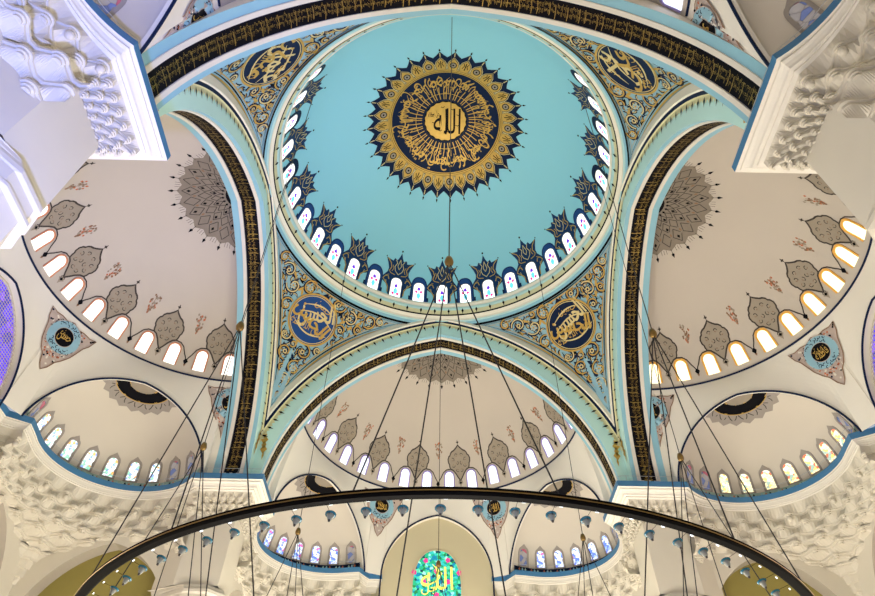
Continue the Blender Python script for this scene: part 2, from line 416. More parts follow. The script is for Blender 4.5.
# calligraphy roundels in the pendentives
WORDS = [['الحسن', 'رضى الله عنه', 'حسن'], ['عثمان', 'رضى الله عنه', 'عمر'], ['علي', 'رضى الله عنه', 'ابو بكر'], ['الحسين', 'رضى الله عنه', 'حسين']]
RLAB = ['royal blue calligraphy roundel with gold rim on the lower left pendentive', 'dark oval-looking calligraphy roundel on the upper left pendentive by the near arch', 'dark calligraphy roundel on the upper right pendentive by the near arch', 'navy calligraphy roundel with gold rim on the lower right pendentive']
SCR = 1.17
for k in range(4):
    f = lambda a, b, off, k=k: rotq(tuple(pend_map(a, b, off)), k)
    at = f(0, 0, 0); root = None
    d = Deco(f, .005); d.disc((0, 0), RO - .012, 0, 'royal' if k == 0 else 'navy', 56, 5); root = d.build('calligraphy_roundel', None, at)
    tag(root, RLAB[k], 'medallion', 'calligraphy roundels on the pendentives')
    d = Deco(f, .005); d.ring((0, 0), RO - .012, RO, .003, 'gold'); d.ring((0, 0), RO - .022, RO - .017, .0006, 'pale_gold')
    d.star((0, RO + .008), [(-.03, RO - .004), (0, RO + .03), (.03, RO - .004)], .001, 'navy', 1); d.build('rim', root, at)
    d = Deco(f, .006); W = WORDS[k]; sg = 1 if k in (0, 3) else -1
    rr = rnd.uniform(-.15, .15)
    d.text(W[0], place(W[0], 0.005, .035, .215, .15, rr + .25), .0006, 'pale_gold'); d.text(W[1], place(W[1], -.005, -.045, .225, .075, .12), .0008, 'gold')
    d.text(W[2], place(W[2], .02, .085, .11, .05, -.2), .0007, 'gold'); d.text(W[0], place(W[0], -.01, -.005, .24, .12, -.35), .001, 'gold')
    for q in range(4):                     # long sweeping strokes
        y0 = -.11 + .058 * q; sw = [(-.135 + .012 * q + .026 * t, y0 + .045 * sin(pi * t / 10) * (-1 if q < 2 else 1)) for t in range(11)]
        sw = [(x, y) for x, y in sw if x * x + y * y < (RO - .024) ** 2]
        if len(sw) > 3: d.ribbon(sw, .011, .0012, 'pale_gold', taper=True)
    for q, (dx, dy) in enumerate(((.0035, .002), (-.002, .0035))):
        d.text(W[0], lambda x, y, g=place(W[0], 0.005 + dx, .035 + dy, .215, .15, rr + .25): g(x, y), .0006, 'pale_gold'); d.text(W[0], lambda x, y, g=place(W[0], -.01 + dx, -.005 + dy, .24, .12, -.35): g(x, y), .001, 'gold')
    d.build('script', root, at)

SCR = 1.0
# ------------------------------------------------------------------ the four great arches
AYAT = 'الله لا إله إلا هو الحي القيوم لا تأخذه سنة ولا نوم له ما في السماوات وما في الأرض من ذا الذي يشفع عنده إلا بإذنه يعلم ما بين أيديهم وما خلفهم ولا يحيطون بشيء من علمه إلا بما شاء وسع كرسيه السماوات والأرض'
def arch_rows(ks): return [[(x, k, z) for x, z in arch_full(e)] for k, e in ks]
mb = MB()
secs = [((1.045, .172), 'cream'), ((1.026, .166), 'cream'), ((1.022, .125), 'cream'), ((1.030, .119), 'navy'), ((1.034, .103), 'yellow_border'), ((1.041, .100), 'yellow_border'), ((1.043, .082), 'pale_turquoise'), ((1.045, .0), 'sky_blue'),
        ((1.068, .0), 'white'), ((1.0685, -.005), 'white'), ((1.088, -.005), 'white'), ((1.089, 0), 'navy'), ((1.172, 0), 'white'), ((1.173, -.005), 'white'), ((1.193, -.005), 'white'), ((1.194, 0), 'sky_blue'), ((1.232, 0), 'zone'), ((1.233, .30), 'zone')]
mb.grid(arch_rows([s_[0] for s_ in secs]), [s_[1] for s_ in secs[:-1]])
def fp(e, th, sx, k):                      # point on arch face at angle th, side sx
    R = AS + AC + e; return (sx * (-AC + R * cos(th)), k, AZ + R * sin(th))
t1 = acos(AC / (AS + AC + .07)); ND = 24
for sx in (-1, 1):
    for i in range(ND):
        th = .26 + (t1 - .28) * (i + .5) / ND; w = .0052
        mb.add([fp(.095, th, sx, 1.039), fp(.078, th + w, sx, 1.039), fp(.066, th + w * .4, sx, 1.039), fp(.052, th, sx, 1.039), fp(.066, th - w * .4, sx, 1.039), fp(.078, th - w, sx, 1.039)], [(0, 1, 2, 3, 4, 5)], 'ink')
        for q in (-1, 1):                  # scallops of the yellow lace
            tq = th + q * .013; mb.add([fp(.086, tq - .009, sx, 1.0395), fp(.086, tq + .009, sx, 1.0395), fp(.068, tq, sx, 1.0395)], [(0, 1, 2)], 'yellow_border')
    # gilded tassel at the foot of the border
    for q, (zz, ww) in enumerate(((2.20, .012), (2.165, .022), (2.13, .014), (2.10, .02), (2.06, .006))):
        xx = sx * (1.018 - .004 * q); mb.add([(xx - ww, 1.040, zz), (xx, 1.040, zz - .03), (xx + ww, 1.040, zz), (xx, 1.040, zz + .03)], [(0, 1, 2, 3)], 'gold')
arch = mb.build('arch')
# inscription band
mb = MB(); mb.grid([[(x, k, z) for x, z in arch_full(-.0012)] for k in (1.092, 1.169)], 'ink'); band = mb.build('inscription_band', arch)
tag(band, 'black band lettered in gold')
AL = (AS + AC) * t1
def soff(a, b, off):                       # a along the soffit from the right springing over the apex, b across it
    half = (AS + AC) * acos(AC / (AS + AC))
    sx = 1 if a < half else -1; th = (a if sx > 0 else 2 * half - a) / (AS + AC); R = AS + AC - off
    return (sx * (-AC + R * cos(th)), 1.130 - b, AZ + R * sin(th))
d = Deco(soff, .002); half = (AS + AC) * acos(AC / (AS + AC))
L, y0, y1 = gsize(AYAT); hgt = .070
for lay, (sh, hh, m, rep) in enumerate(((-.002, .036, 'band_gold', 3), (.024, .034, 'band_gold', 3))):
    tot = 2 * half - .16
    for r in range(rep):
        st = .11 + tot / rep * r
        d.text(AYAT, lambda x, y, st=st, sh=sh, hh=hh, rep=rep: (st + x / L * tot / rep, -.030 + sh + (y - y0) / (y1 - y0) * hh), .0003 * lay, m)
for i in range(70):                        # tall uprights crossing the letters
    a = .13 + (2 * half - .2) * i / 70 + .006 * ((i * 7) % 5); b0 = -.028 + .004 * ((i * 3) % 4)
    d.ribbon([(a, b0), (a + .004, b0 + .03), (a + .001, b0 + .054)], .003, .0010, 'band_gold')
for sgn, a in ((1, .075), (-1, 2 * half - .075)):
    d.star((a, 0), [(a + sgn * .025, 0), (a + sgn * .012, .014), (a - sgn * .01, .024), (a - sgn * .022, .006), (a - sgn * .03, 0), (a - sgn * .022, -.006), (a - sgn * .01, -.024), (a + sgn * .012, -.014)], .0004, 'gold', 2)
tag(d.build('inscription', band), 'gold script and uprights')
arches = [arch] + [turn(arch, k) for k in (1, 2, 3)]
for o, n in zip(arches, ('great pointed arch at the far side, pale turquoise face and black band', 'great arch left of the dome with black inscription band on its underside', 'nearest great arch across the top of the view with gold lettered band', 'great arch right of the dome with black and gold inscription band')):
    tag(o, n, 'arch', kind='structure')

# ------------------------------------------------------------------ half domes
HR, HZ, HY = 0.907, 2.193, 1.194
def hd_pt(ph, z, off=0.0):                 # ph degrees from the axis, to +x
    r = sqrt(max(0, HR ** 2 - (z - HZ) ** 2)) ; k = (HR - off) / HR; r *= k
    return (r * sin(rad(ph)), max(1.234, HY + r * cos(rad(ph))), HZ + (z - HZ) * k)
mb = MB(); rows = []; e0 = asin((HH - HZ) / HR)
for i in range(29):
    e = e0 + (pi / 2 - e0) * i / 28
    rows.append([(HR * cos(e) * sin(rad(-92 + 184 * j / 80)), max(1.2325, HY + HR * cos(e) * cos(rad(-92 + 184 * j / 80))), HZ + HR * sin(e)) for j in range(81)])
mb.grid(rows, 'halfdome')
hdome = mb.build('ceiling_half_dome', smooth=True)
hds = [hdome] + [turn(hdome, k) for k in (1, 2, 3)]
for k, o in enumerate(hds): tag(o, ('beige half dome beyond the far arch', 'beige half dome beyond the left arch', 'half dome overhead beyond the near arch', 'beige half dome beyond the right arch')[k], 'half dome', kind='structure')

# zone under the half dome: pendentive wall pierced by a middle arch and two exedra arches
CS, CC, CZ, CK = .365, .08, 1.857, .876     # middle arch
ES, EC, EZ, EK, EA = .45, .05, 1.789, .84, 57.5
RT = sqrt(HR ** 2 - (HH - HZ) ** 2)
def zone_low(ph):
    a = abs(ph)
    x = CK * math.tan(rad(min(a, 60)))
    if x < CS: return CK / cos(rad(a)), max(HC - .01, arch_z(x, CS, CC, CZ))
    u = EK * math.tan(rad(a - EA))
    if abs(u) < ES: return EK / cos(rad(a - EA)), max(HC - .01, arch_z(u, ES, EC, EZ))
    return (.945 if a < 60 else .992), HC - .01
def zone_r(ph, z):
    rb, zb = zone_low(ph)
    t = min(1, max(0, (z - zb) / (HH - zb)))
    return RT + (rb - RT) * cos(t * pi / 2)
def zone_pt(ph, z, off=0.0):
    r = zone_r(ph, z) - off
    return (r * sin(rad(ph)), max(1.2335, HY + r * cos(rad(ph))), z)
phs = set()
for i in range(-92, 93): phs.add(i * 1.0)
for s_ in (-1, 1):
    for i in range(41):
        u = -ES + 2 * ES * i / 40; phs.add(s_ * (EA + deg(math.atan(u / EK)))); phs.add(s_ * (EA + deg(math.atan(ES * 1.001 / EK)))); phs.add(s_ * (EA - deg(math.atan(ES * 1.001 / EK))))
    for i in range(-10, 11): phs.add(s_ * deg(math.atan(CS * .9999 * i / 10 / CK)))
    phs.add(s_ * deg(math.atan(CS * 1.001 / CK)))
phs = sorted(phs)
mb = MB(); rows = []
for j in range(13):
    r = []
    for ph in phs:
        rb, zb = zone_low(ph); z = zb + (HH - zb) * j / 12; rr = RT + (rb - RT) * cos(j / 12 * pi / 2)
        r.append((rr * sin(rad(ph)), max(1.2325, HY + rr * cos(rad(ph))), z))
    rows.append(r)
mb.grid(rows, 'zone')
# navy moulding at the half dome foot and round the arches
def strip(mb, fn, ts, w, h, m):
    mb.tube([fn(t) for t in ts], w, m, 6)
strip(mb, lambda t: ((RT - .002) * sin(rad(t)), HY + (RT - .002) * cos(rad(t)), HH), range(-87, 88, 2), .0055, 0, 'navy')
for s_ in (-1, 1):
    ax = (s_ * sin(rad(EA)), cos(rad(EA))); tv = (ax[1], -ax[0])
    def ep(x, z, k): return (ax[0] * k + tv[0] * x, HY + ax[1] * k + tv[1] * x, z)
    pts = [(x, z) for x, z in arch_full(0, 20, ES, EC, EZ) if z > HC - .02]
    mb.tube([ep(x, z, EK - .003) for x, z in pts], .0055, 'navy', 6)
    mb.grid([[ep(x, z, k) for x, z in pts] for k in (EK, EK + .014)], 'zone')
pts = arch_full(0, 16, CS, CC, CZ)
mb.tube([(-CS, HY + CK - .003, HC - .6)] + [(x, HY + CK - .003, z) for x, z in pts] + [(CS, HY + CK - .003, HC - .6)], .0055, 'navy', 6)
full = [(-CS, 0.0 - .2)] + pts + [(CS, -.2)]
mb.grid([[(x, HY + k, z) for x, z in full] for k in (CK, CK + .035)], 'zone')
# closing strips between arch end and zone
for s_ in (-1, 1):
    zs = [HC - .03 + (3.12 - HC + .03) * i / 40 for i in range(41)]
    A = [(s_ * max(0, arch_s(z)), 1.2325, z) for z in zs]; B = []
    for z in zs:
        r = zone_r(87.5, z) if z < HH else sqrt(max(0, HR ** 2 - (z - HZ) ** 2)); B.append((s_ * max(r, 0), 1.2325, z))
    mb.grid([A, B], 'zone')
zone = mb.build('wall_upper', smooth=False)
zones = [zone] + [turn(zone, k) for k in (1, 2, 3)]
for k, o in enumerate(zones): o.name = 'wall_' + SIDES[k]; tag(o, 'cream pendentive wall with three arches under the %s half dome' % SIDES[k], 'wall', kind='structure')

# exedra domes
EXC, EXR = (-.7085, 1.6453), .44               # the left exedra of the far half dome
EXP = (-.69, 1.61)                          # centre of the round cornice below it
EXA = 90 + EA                              # its outward azimuth
def ex_pt(az, el, off=0.0, c=EXC):
    R = EXR - off
    return (c[0] + R * cos(rad(el)) * cos(rad(az)), c[1] + R * cos(rad(el)) * sin(rad(az)), HC + R * sin(rad(el)))
ax = Vector((cos(rad(EXA)), sin(rad(EXA)), 0)); tv = Vector((-sin(rad(EXA)), cos(rad(EXA)), 0))
mb = MB(); rows = []
for i in range(41):                        # meridians about the horizontal axis through the arch plane: clean front edge
    be = pi * i / 40; r = []
    for j in range(25):
        al = (pi / 2 - .0) * j / 24
        p = Vector((EXC[0], EXC[1], HC)) + ax * (EXR * sin(al)) + (tv * cos(be) + Vector((0, 0, 1)) * sin(be)) * (EXR * cos(al))
        r.append(p)
    rows.append(r)
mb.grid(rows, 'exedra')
mb.grid([[ex_pt(EXA - 86 + 172 * i / 40, 0, 0) [:2] + (z,) for i in range(41)] for z in (HC, HC - .05)], 'exedra')
exf = mb.build('ceiling_exedra', smooth=True)
# mirrored twin (right exedra)
def mirror_mb(src_fn): pass
me2 = exf.data.copy()
for v in me2.vertices: v.co.x *= -1
me2.flip_normals(); exm = bpy.data.objects.new('ceiling_exedra', me2); COL.objects.link(exm); exm.location = exf.location
for k in range(4):
    for o, sd in ((exf, 'left-hand'), (exm, 'right-hand')):
        c = o if k == 0 else turn(o, k)
        tag(c, 'small beige exedra dome, %s one of the %s half dome' % (sd, SIDES[k]), 'exedra', kind='structure')

# ------------------------------------------------------------------ cornice path of one quadrant (far middle arch -> pier -> left middle arch)
def build_path():
    P = []                                 # (x, y, weight, cell coordinate, kind)
    def seg(a, b, n, w0, w1, cells, kind):
        for i in range(n):
            t = i / n; P.append([a[0] + (b[0] - a[0]) * t, a[1] + (b[1] - a[1]) * t, w0 + (w1 - w0) * t, cells * t, kind])
    A0, A1 = (-.357, 2.135), (-.357, 2.068); A2 = (-.44, 2.068); A3 = (-.497, 1.972)
    seg(A0, A1, 1, .4, .4, 0, 'p'); seg(A1, A2, 2, .4, .4, 0, 'p'); seg(A2, A3, 2, .4, .4, 0, 'p')
    r = .388; c = EXP; a0 = deg(atan2(A3[1] - c[1], A3[0] - c[0])); a1 = 231.0
    n = 80
    for i in range(n + 1):
        a = rad(a0 + (a1 - a0) * i / n); rr = r + (.41 - r) * max(0, 1 - i / 8) ** 2
        P.append([c[0] + rr * cos(a), c[1] + rr * sin(a), .28 + .72 * max(0, (i / n - .8) / .2), 10 * i / n, 'a'])
    B0 = (-.936, 1.303); B1 = (-.936, .936)
    n = 48
    for i in range(n):
        t = (i + (1 if i == 0 else 0) * .4) / n
        P.append([B0[0], B0[1] + (B1[1] - B0[1]) * t, 1, 6 * t, 'f'])
    P.append([-.936, .936, 1, 6, 'f'])
    Q = [[-p[1], -p[0], p[2], (6 - p[3]) if p[4] == 'f' else (10 - p[3]) if p[4] == 'a' else 0, p[4]] for p in reversed(P[:-1])]
    return P + Q
PATH = build_path()
NP = len(PATH); NRM = []
for i in range(NP):
    def dirv(a, b):
        v = Vector((PATH[b][0] - PATH[a][0], PATH[b][1] - PATH[a][1])); return v.normalized() if v.length > 1e-9 else None
    d0 = dirv(max(i - 1, 0), max(i, 1)); d1 = dirv(min(i, NP - 2), min(i + 1, NP - 1))
    n0 = Vector((d0.y, -d0.x)); n1 = Vector((d1.y, -d1.x)); n = (n0 + n1)
    n = n.normalized() if n.length > .3 else n1
    n = n / max(.6, n.dot(n1)); NRM.append(n)   # right-hand side = into the wall
for i in range(NP):
    p = PATH[i]
    if p[4] == 'f':
        if abs(p[0] + .936) < 1e-6 and p[1] > .9359: NRM[i] = Vector((-1, -.477 + 1.477 * (1.303 - p[1]) / .367))
        else: NRM[i] = Vector((.477 - 1.477 * (1.303 + p[0]) / .367, 1))
    elif p[4] == 'a':
        left = i < NP // 2; c = EXP if left else (-EXP[1], -EXP[0]); v = Vector((p[0] - c[0], p[1] - c[1])).normalized()
        t = max(0, ((p[3] if left else 10 - p[3]) - 8.0) / 2.0); NRM[i] = v * (1 - t) + (Vector((-1, -.477)) if left else Vector((.477, 1))) * t
def po(i, off, z):
    p = PATH[i]; return (p[0] + NRM[i].x * off * p[2], p[1] + NRM[i].y * off * p[2], z)
def sweep(mb, prof, m):
    mb.grid([[po(i, o, z) for i in range(NP)] for o, z in prof], m)
mb = MB()
sweep(mb, [(.16, HC + .001), (.0, HC), (.0, HC - .033)], ['band_blue', 'band_blue'])
sweep(mb, [(.0, HC - .033), (.012, HC - .034), (.012, HC - .043), (.022, HC - .047), (.030, HC - .056), (.033, HC - .064), (.045, HC - .064), (.045, HC - .071), (.058, HC - .074)], 'white')
cor = mb.build('trim_2')
# mortared muqarnas tiers below the cornice
def tri(u): return abs((u % 1) - .5) * 2      # 1 at cell edges, 0 in the middle
LV = [(1.799, .058, 0, 0), (1.772, .075, .016, 0), (1.742, .098, .018, .5), (1.712, .120, .012, 0), (1.690, .139, 0, 0)]
def stretch(p): return 1 + .75 * max(0, 1 - (p[2] - .28) / .72) if p[4] == 'a' else 1
def lvl(i, k, dz=0, do=0):
    z, b, amp, ph = LV[k]; p = PATH[i]
    if p[4] == 'p': amp = 0
    t = tri(p[3] + ph); t = min(1, max(0, (t - .15) / .7)); A = amp * (1.15 / max(p[2], .3) if p[4] == 'a' else 1)
    return po(i, b + do / max(p[2], .3) + A * (1 - 2 * t), 1.799 - (1.799 - z) * stretch(p) + dz)
mb = MB()
for k in range(len(LV) - 1):
    rows = []
    if k > 0: rows += [[lvl(i, k, 0, 0) for i in range(NP)], [lvl(i, k, -.008, .001) for i in range(NP)], [lvl(i, k, -.0082, .009) for i in range(NP)], [lvl(i, k, -.016, .010) for i in range(NP)]]
    else: rows += [[lvl(i, 0) for i in range(NP)]]
    rows += [[lvl(i, k + 1) for i in range(NP)]]
    mb.grid(rows, 'stone')
rows = [[lvl(i, 4) for i in range(NP)], [lvl(i, 4, -.006) for i in range(NP)], [lvl(i, 4, -.006, .005) for i in range(NP)], [lvl(i, 4, -.014, .006) for i in range(NP)]]
mb.grid(rows + [[(lvl(i, 4, -.014, .006)[0] + NRM[i].normalized().x * .3, lvl(i, 4, -.014, .006)[1] + NRM[i].normalized().y * .3, lvl(i, 4, -.012)[2]) for i in range(NP)]], 'stone')
# corbelled brackets (three nested half rounds) and hanging rosettes
def bracket(mb, i, off, z, r, steps, knob):
    p = PATH[i]; n = Vector((NRM[i].x, NRM[i].y, 0)).normalized(); t = Vector((-n.y, n.x, 0)); c = Vector(po(i, off, z))
    for s_ in range(steps):
        rr = r * (1 - .25 * s_); z1 = -.008 * s_; z2 = -.008 * (s_ + 1); arc = [pi * q / 8 for q in range(9)]
        top = [c + t * (rr * cos(a)) - n * (rr * sin(a) * .9) + Vector((0, 0, z1)) for a in arc]; bot = [q + Vector((0, 0, z2 - z1)) for q in top]
        mb.grid([top, bot], 'stone'); mb.add(bot, [tuple(range(9))], 'stone')
    if knob:
        kc = c + Vector((0, 0, -.008 * steps - .006)) - n * (r * .25)
        rows = []
        for a in range(7):
            e = -pi / 2 + pi * a / 6
            rows.append([kc + (t * cos(2 * pi * q / 10) + n * sin(2 * pi * q / 10)) * (r * .52 * cos(e) * (1 + .16 * cos(10 * pi * q / 5))) + Vector((0, 0, .015 * sin(e))) for q in range(10)])
        mb.grid(rows, 'stone', closed=True)
for i in range(1, NP - 1):
    p = PATH[i]
    if p[4] == 'p': continue
    n = 8
    for k, ph in ((1, 0), (2, .5), (3, 0)):
        fr = (p[3] + ph) % 1
        if abs(fr) < 1e-6 or abs(fr - 1) < 1e-6:
            a = p[4] == 'a'; bracket(mb, i, LV[k][1] - (.004 / max(p[2], .3) if a else .006), 1.799 - (1.799 - LV[k][0]) * stretch(p) - .002, (.023 if a else .015) * (1 if k < 3 else .7), 3 if k < 3 else 2, a and k == 1)
muq = mb.build('trim_3')
# walls below: pier shaft and the square corners behind it
mb = MB(); QS = 1.06; WY = 1.12; WX = 2.07
def wallq(a, b, z0, z1, m): mb.add([(a[0], a[1], z0), (b[0], b[1], z0), (b[0], b[1], z1), (a[0], a[1], z1)], [(0, 1, 2, 3)], m)
ZF = -Z0 / S
LM = 1.335                                  # string course on the shaft
mb.grid([[(x, y, z) for x, y in [(-1.13, 1.40), (-QS, 1.277), (-QS, QS), (-1.277, QS), (-1.40, 1.13)]] for z in (1.70, LM)], 'stone')
lowp = lambda o: [(-1.13, 1.42 - o), (-QS + o, 1.24 - o), (-QS + o, QS - o + .068), (-QS + o - .068, QS - o), (-1.24 + o, QS - o), (-1.42 + o, 1.13)]
mb.grid([[(x, y, z) for x, y in lowp(o)] for o, z in ((0, LM), (.022, LM - .004), (.026, LM - .016), (.036, LM - .03), (.036, LM - .044), (.026, LM - .05), (.026, LM - .09), (.034, LM - .094), (.034, LM - .104), (.02, LM - .108), (.02, ZF))], 'stone')
# wall with the lower arch (y = WY), and its diagonal twin
NS, NC, NZ, NX = .36, .10, 1.12, -1.665
def niche(tr):
    pts = [(NX + x, z) for x, z in arch_full(0, 16, NS, NC, NZ)]
    edge = [(NX - NS, ZF)] + pts + [(NX + NS, ZF)]
    cols = [(-2.08, ZF), (NX - NS, ZF)] + edge + [(NX + NS, ZF), (-1.07, ZF)]
    mb.grid([[tr(x, WY, z) for x, z in cols], [tr(x, WY, 1.72) for x, z in cols]], 'stone')
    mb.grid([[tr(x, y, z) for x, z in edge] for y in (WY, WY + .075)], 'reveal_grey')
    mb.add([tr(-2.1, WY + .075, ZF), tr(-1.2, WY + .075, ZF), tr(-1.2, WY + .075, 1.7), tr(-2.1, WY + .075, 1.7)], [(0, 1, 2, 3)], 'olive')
niche(lambda x, y, z: (x, y, z)); niche(lambda x, y, z: (-y, -x, z))
for tr in (lambda x, y, z: (x, y, z), lambda x, y, z: (-y, -x, z)):   # side walls towards the middle recess, with a second arch
    c0 = .735; pts = [(c0 - x * .80, z) for x, z in arch_full(0, 16, NS, NC, NZ)]
    e2 = [(c0 + NS * .8, ZF)] + pts + [(c0 - NS * .8, ZF)]
    e2b = e2; e2 = [(1.13, ZF)] + [(c0 + NS * .8, ZF)] + e2 + [(c0 - NS * .8, ZF)] + [(.352, ZF)]; t2 = [(y, 1.72) for y, z in e2]
    mb.grid([[tr(-WX, y, z) for y, z in e2], [tr(-WX, y, z) for y, z in t2]], 'stone')
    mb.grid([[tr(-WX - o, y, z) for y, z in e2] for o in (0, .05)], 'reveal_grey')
    mb.add([tr(-WX - .05, .40, ZF), tr(-WX - .05, 1.1, ZF), tr(-WX - .05, 1.1, 1.68), tr(-WX - .05, .40, 1.68)], [(0, 1, 2, 3)], 'pinkish')
# ledge closing the top of walls behind the muqarnas
for tr in (lambda x, y, z: (x, y, z), lambda x, y, z: (-y, -x, z)):
    pass
# stalactite clusters filling the corners under the exedrae
cx, cy = -1.61, .69
def rect_r(a, xl, xr):
    x, y = cos(a), sin(a); r = 9
    if x < -.01: r = min(r, xl / -x)
    if x > .01: r = min(r, xr / x)
    if y > .01: r = min(r, (WY - cy) / y)
    return r
def cluster(tr, a_c, lo, hi, tiers, cw, xl, xr):
    NA = 80
    for k, (z, r) in enumerate(tiers[:-1]):
        z2, r2 = tiers[k + 1]; rows = [[], [], [], [], []]; clp = [[], [], [], [], []]
        for i in range(NA + 1):
            a = lo + (hi - lo) * i / NA; R = rect_r(a, xl, xr) + .008; c_ = (a - a_c) / cw[min(k, len(cw) - 1)]
            amp = .020 if k < 3 else .007
            def zz(base, ph):
                t = min(1, max(0, (tri(c_ + ph) - .15) / .7)); return base - amp * (2 * t - 1)
            p0, p1 = (.5 * (k % 2), .5 * ((k + 1) % 2)) if k < 3 else (0, 0)
            for row, rr, zz_ in ((0, zz(r, p0), z), (1, zz(r, p0) + .001, z - .009), (2, zz(r, p0) + .010, z - .0095), (3, zz(r, p0) + .011, z - .018), (4, zz(r2, p1), z2)):
                clp[row].append(rr >= R - .0085); rr = min(rr, R); rows[row].append(tr(cx + rr * cos(a), cy + rr * sin(a), zz_))
        vs = [v for r_ in rows for v in r_]; n_ = NA + 1
        mb2.add(vs, [(q * n_ + i, q * n_ + i + 1, (q + 1) * n_ + i + 1, (q + 1) * n_ + i) for q in range(4) for i in range(NA) if not (clp[q][i] and clp[q][i + 1] and clp[q + 1][i] and clp[q + 1][i + 1])], 'stone')
        if k < 3:
            for q in range(-4, 5):
                a = a_c + (q + .5 * (k % 2)) * cw[min(k, len(cw) - 1)]
                if not lo < a < hi or r > rect_r(a, xl, xr) - .015: continue
                n = Vector((cos(a), sin(a), 0)); t = Vector((-n.y, n.x, 0)); c = Vector((cx, cy, 0)) + n * (r - .002)
                for s_ in range(3):
                    rr = .024 * (1 - .25 * s_); arc = [pi * w / 8 for w in range(9)]
                    top = [c + t * (rr * cos(w)) - n * (rr * sin(w) * .9) + Vector((0, 0, z - .002 - .009 * s_)) for w in arc]; bot = [v - Vector((0, 0, .009)) for v in top]
                    mb2.grid([[tr(*v) for v in top], [tr(*v) for v in bot]], 'stone'); mb2.add([tr(*v) for v in bot], [tuple(range(9))], 'stone')
mb2 = MB()
T1 = [(1.612, .425), (1.575, .462), (1.54, .515), (1.51, .560), (1.47, .582), (1.43, .597), (1.39, .608), (1.345, .63)]
T2 = [(1.612, .42), (1.57, .455), (1.53, .49), (1.49, .52), (1.46, .56)]
for tr in (lambda x, y, z: (x, y, z), lambda x, y, z: (-y, -x, z)):
    cluster(tr, atan2(WY - cy, -(WX + cx)), rad(70), rad(204), T1, (.30, .28, .26, .12), WX + cx, 9)
    cluster(tr, atan2(WY - cy, .33), rad(41), rad(96), T2, (.28, .26, .24, .12), 9, .33)
wl = mb.build('pier'); cl = mb2.build('stalactites')
# thin wire rail above the cornice
mb = MB()
idx = [i for i in range(3, NP - 3)]
mb.tube([po(i, .02, HC + .042) for i in idx[::4]] , .0011, 'muntin', 4)
for i in range(8, NP - 8, 24): mb.tube([po(i, .02, HC), po(i, .02, HC + .044)], .0012, 'muntin', 4)
wire = mb.build('wire_rail')
QN = ['far left', 'near left', 'near right', 'far right']
for o, nm, lab, cat, kd in ((cor, 'trim_', 'blue-topped white cornice running round the %s pier', 'cornice', 'structure'), (muq, 'trim_', 'tiers of white muqarnas under the cornice of the %s pier', 'muqarnas', 'structure'),
                        (wl, 'wall_pier_', 'pale stone pier and arched corner walls, %s', 'pier', 'structure'), (cl, 'trim_', 'stalactite clusters in the wall corners beside the %s pier', 'muqarnas', 'structure'), (wire, '', 'thin wire rail above the cornice of the %s pier', 'wire', None)):
    for k in range(4):
        c = o if k == 0 else turn(o, k)
        c['label'] = lab % QN[k]; c['category'] = cat
        if kd: c['kind'] = kd
        if nm == 'wall_pier_': c.name = 'wall_pier_' + QN[k].replace(' ', '_')

# ------------------------------------------------------------------ windows
WN = [0]
def arch_outline(w, z0, z1, asp=1.0, pointed=0.0, n=8):
    """half width w (a units), b from z0 to z1; round or pointed head"""
    hgt = w / asp * (1 + pointed); zs = z1 - hgt
    right = [(w, z0), (w, (z0 + zs) / 2), (w, zs)] + [(w * cos(pi / 2 * i / n) ** (1.0 if not pointed else .8), zs + hgt * sin(pi / 2 * i / n)) for i in range(1, n)]
    return right + [(0, z1)] + [(-x, z) for x, z in reversed(right)]
def window(f, out, mp, mf, fw_, asp, label, frame_h=.005, group=None, surround=None):
    """f(a,b,off) ; out outline; frame root with pane child"""
    WN[0] += 1
    c = (0, (out[0][1] + max(p[1] for p in out)) / 2)
    at = f(0, out[0][1], 0)
    def grow(p, k): 
        v = (p[0] - 0, p[1] - out[0][1]); return (p[0] + (k if p[0] > 1e-9 else -k if p[0] < -1e-9 else 0), p[1] + (k / asp * max(0, min(1, (p[1] - c[1]) / (max(q[1] for q in out) - c[1])))))
    mb = MB(); g = [grow(p, fw_) for p in out]
    mb.grid([[f(*p, .0) for p in g], [f(*p, frame_h) for p in g], [f(*p, frame_h) for p in out], [f(*p, .001) for p in out]], mf, closed=False)
    fr = mb.build('window_%d' % WN[0], None, at)
    tag(fr, label, 'window', group, 'structure')
    d = Deco(f, .0016); d.star(c, out, 0, mp, 2)
    return fr, d, at

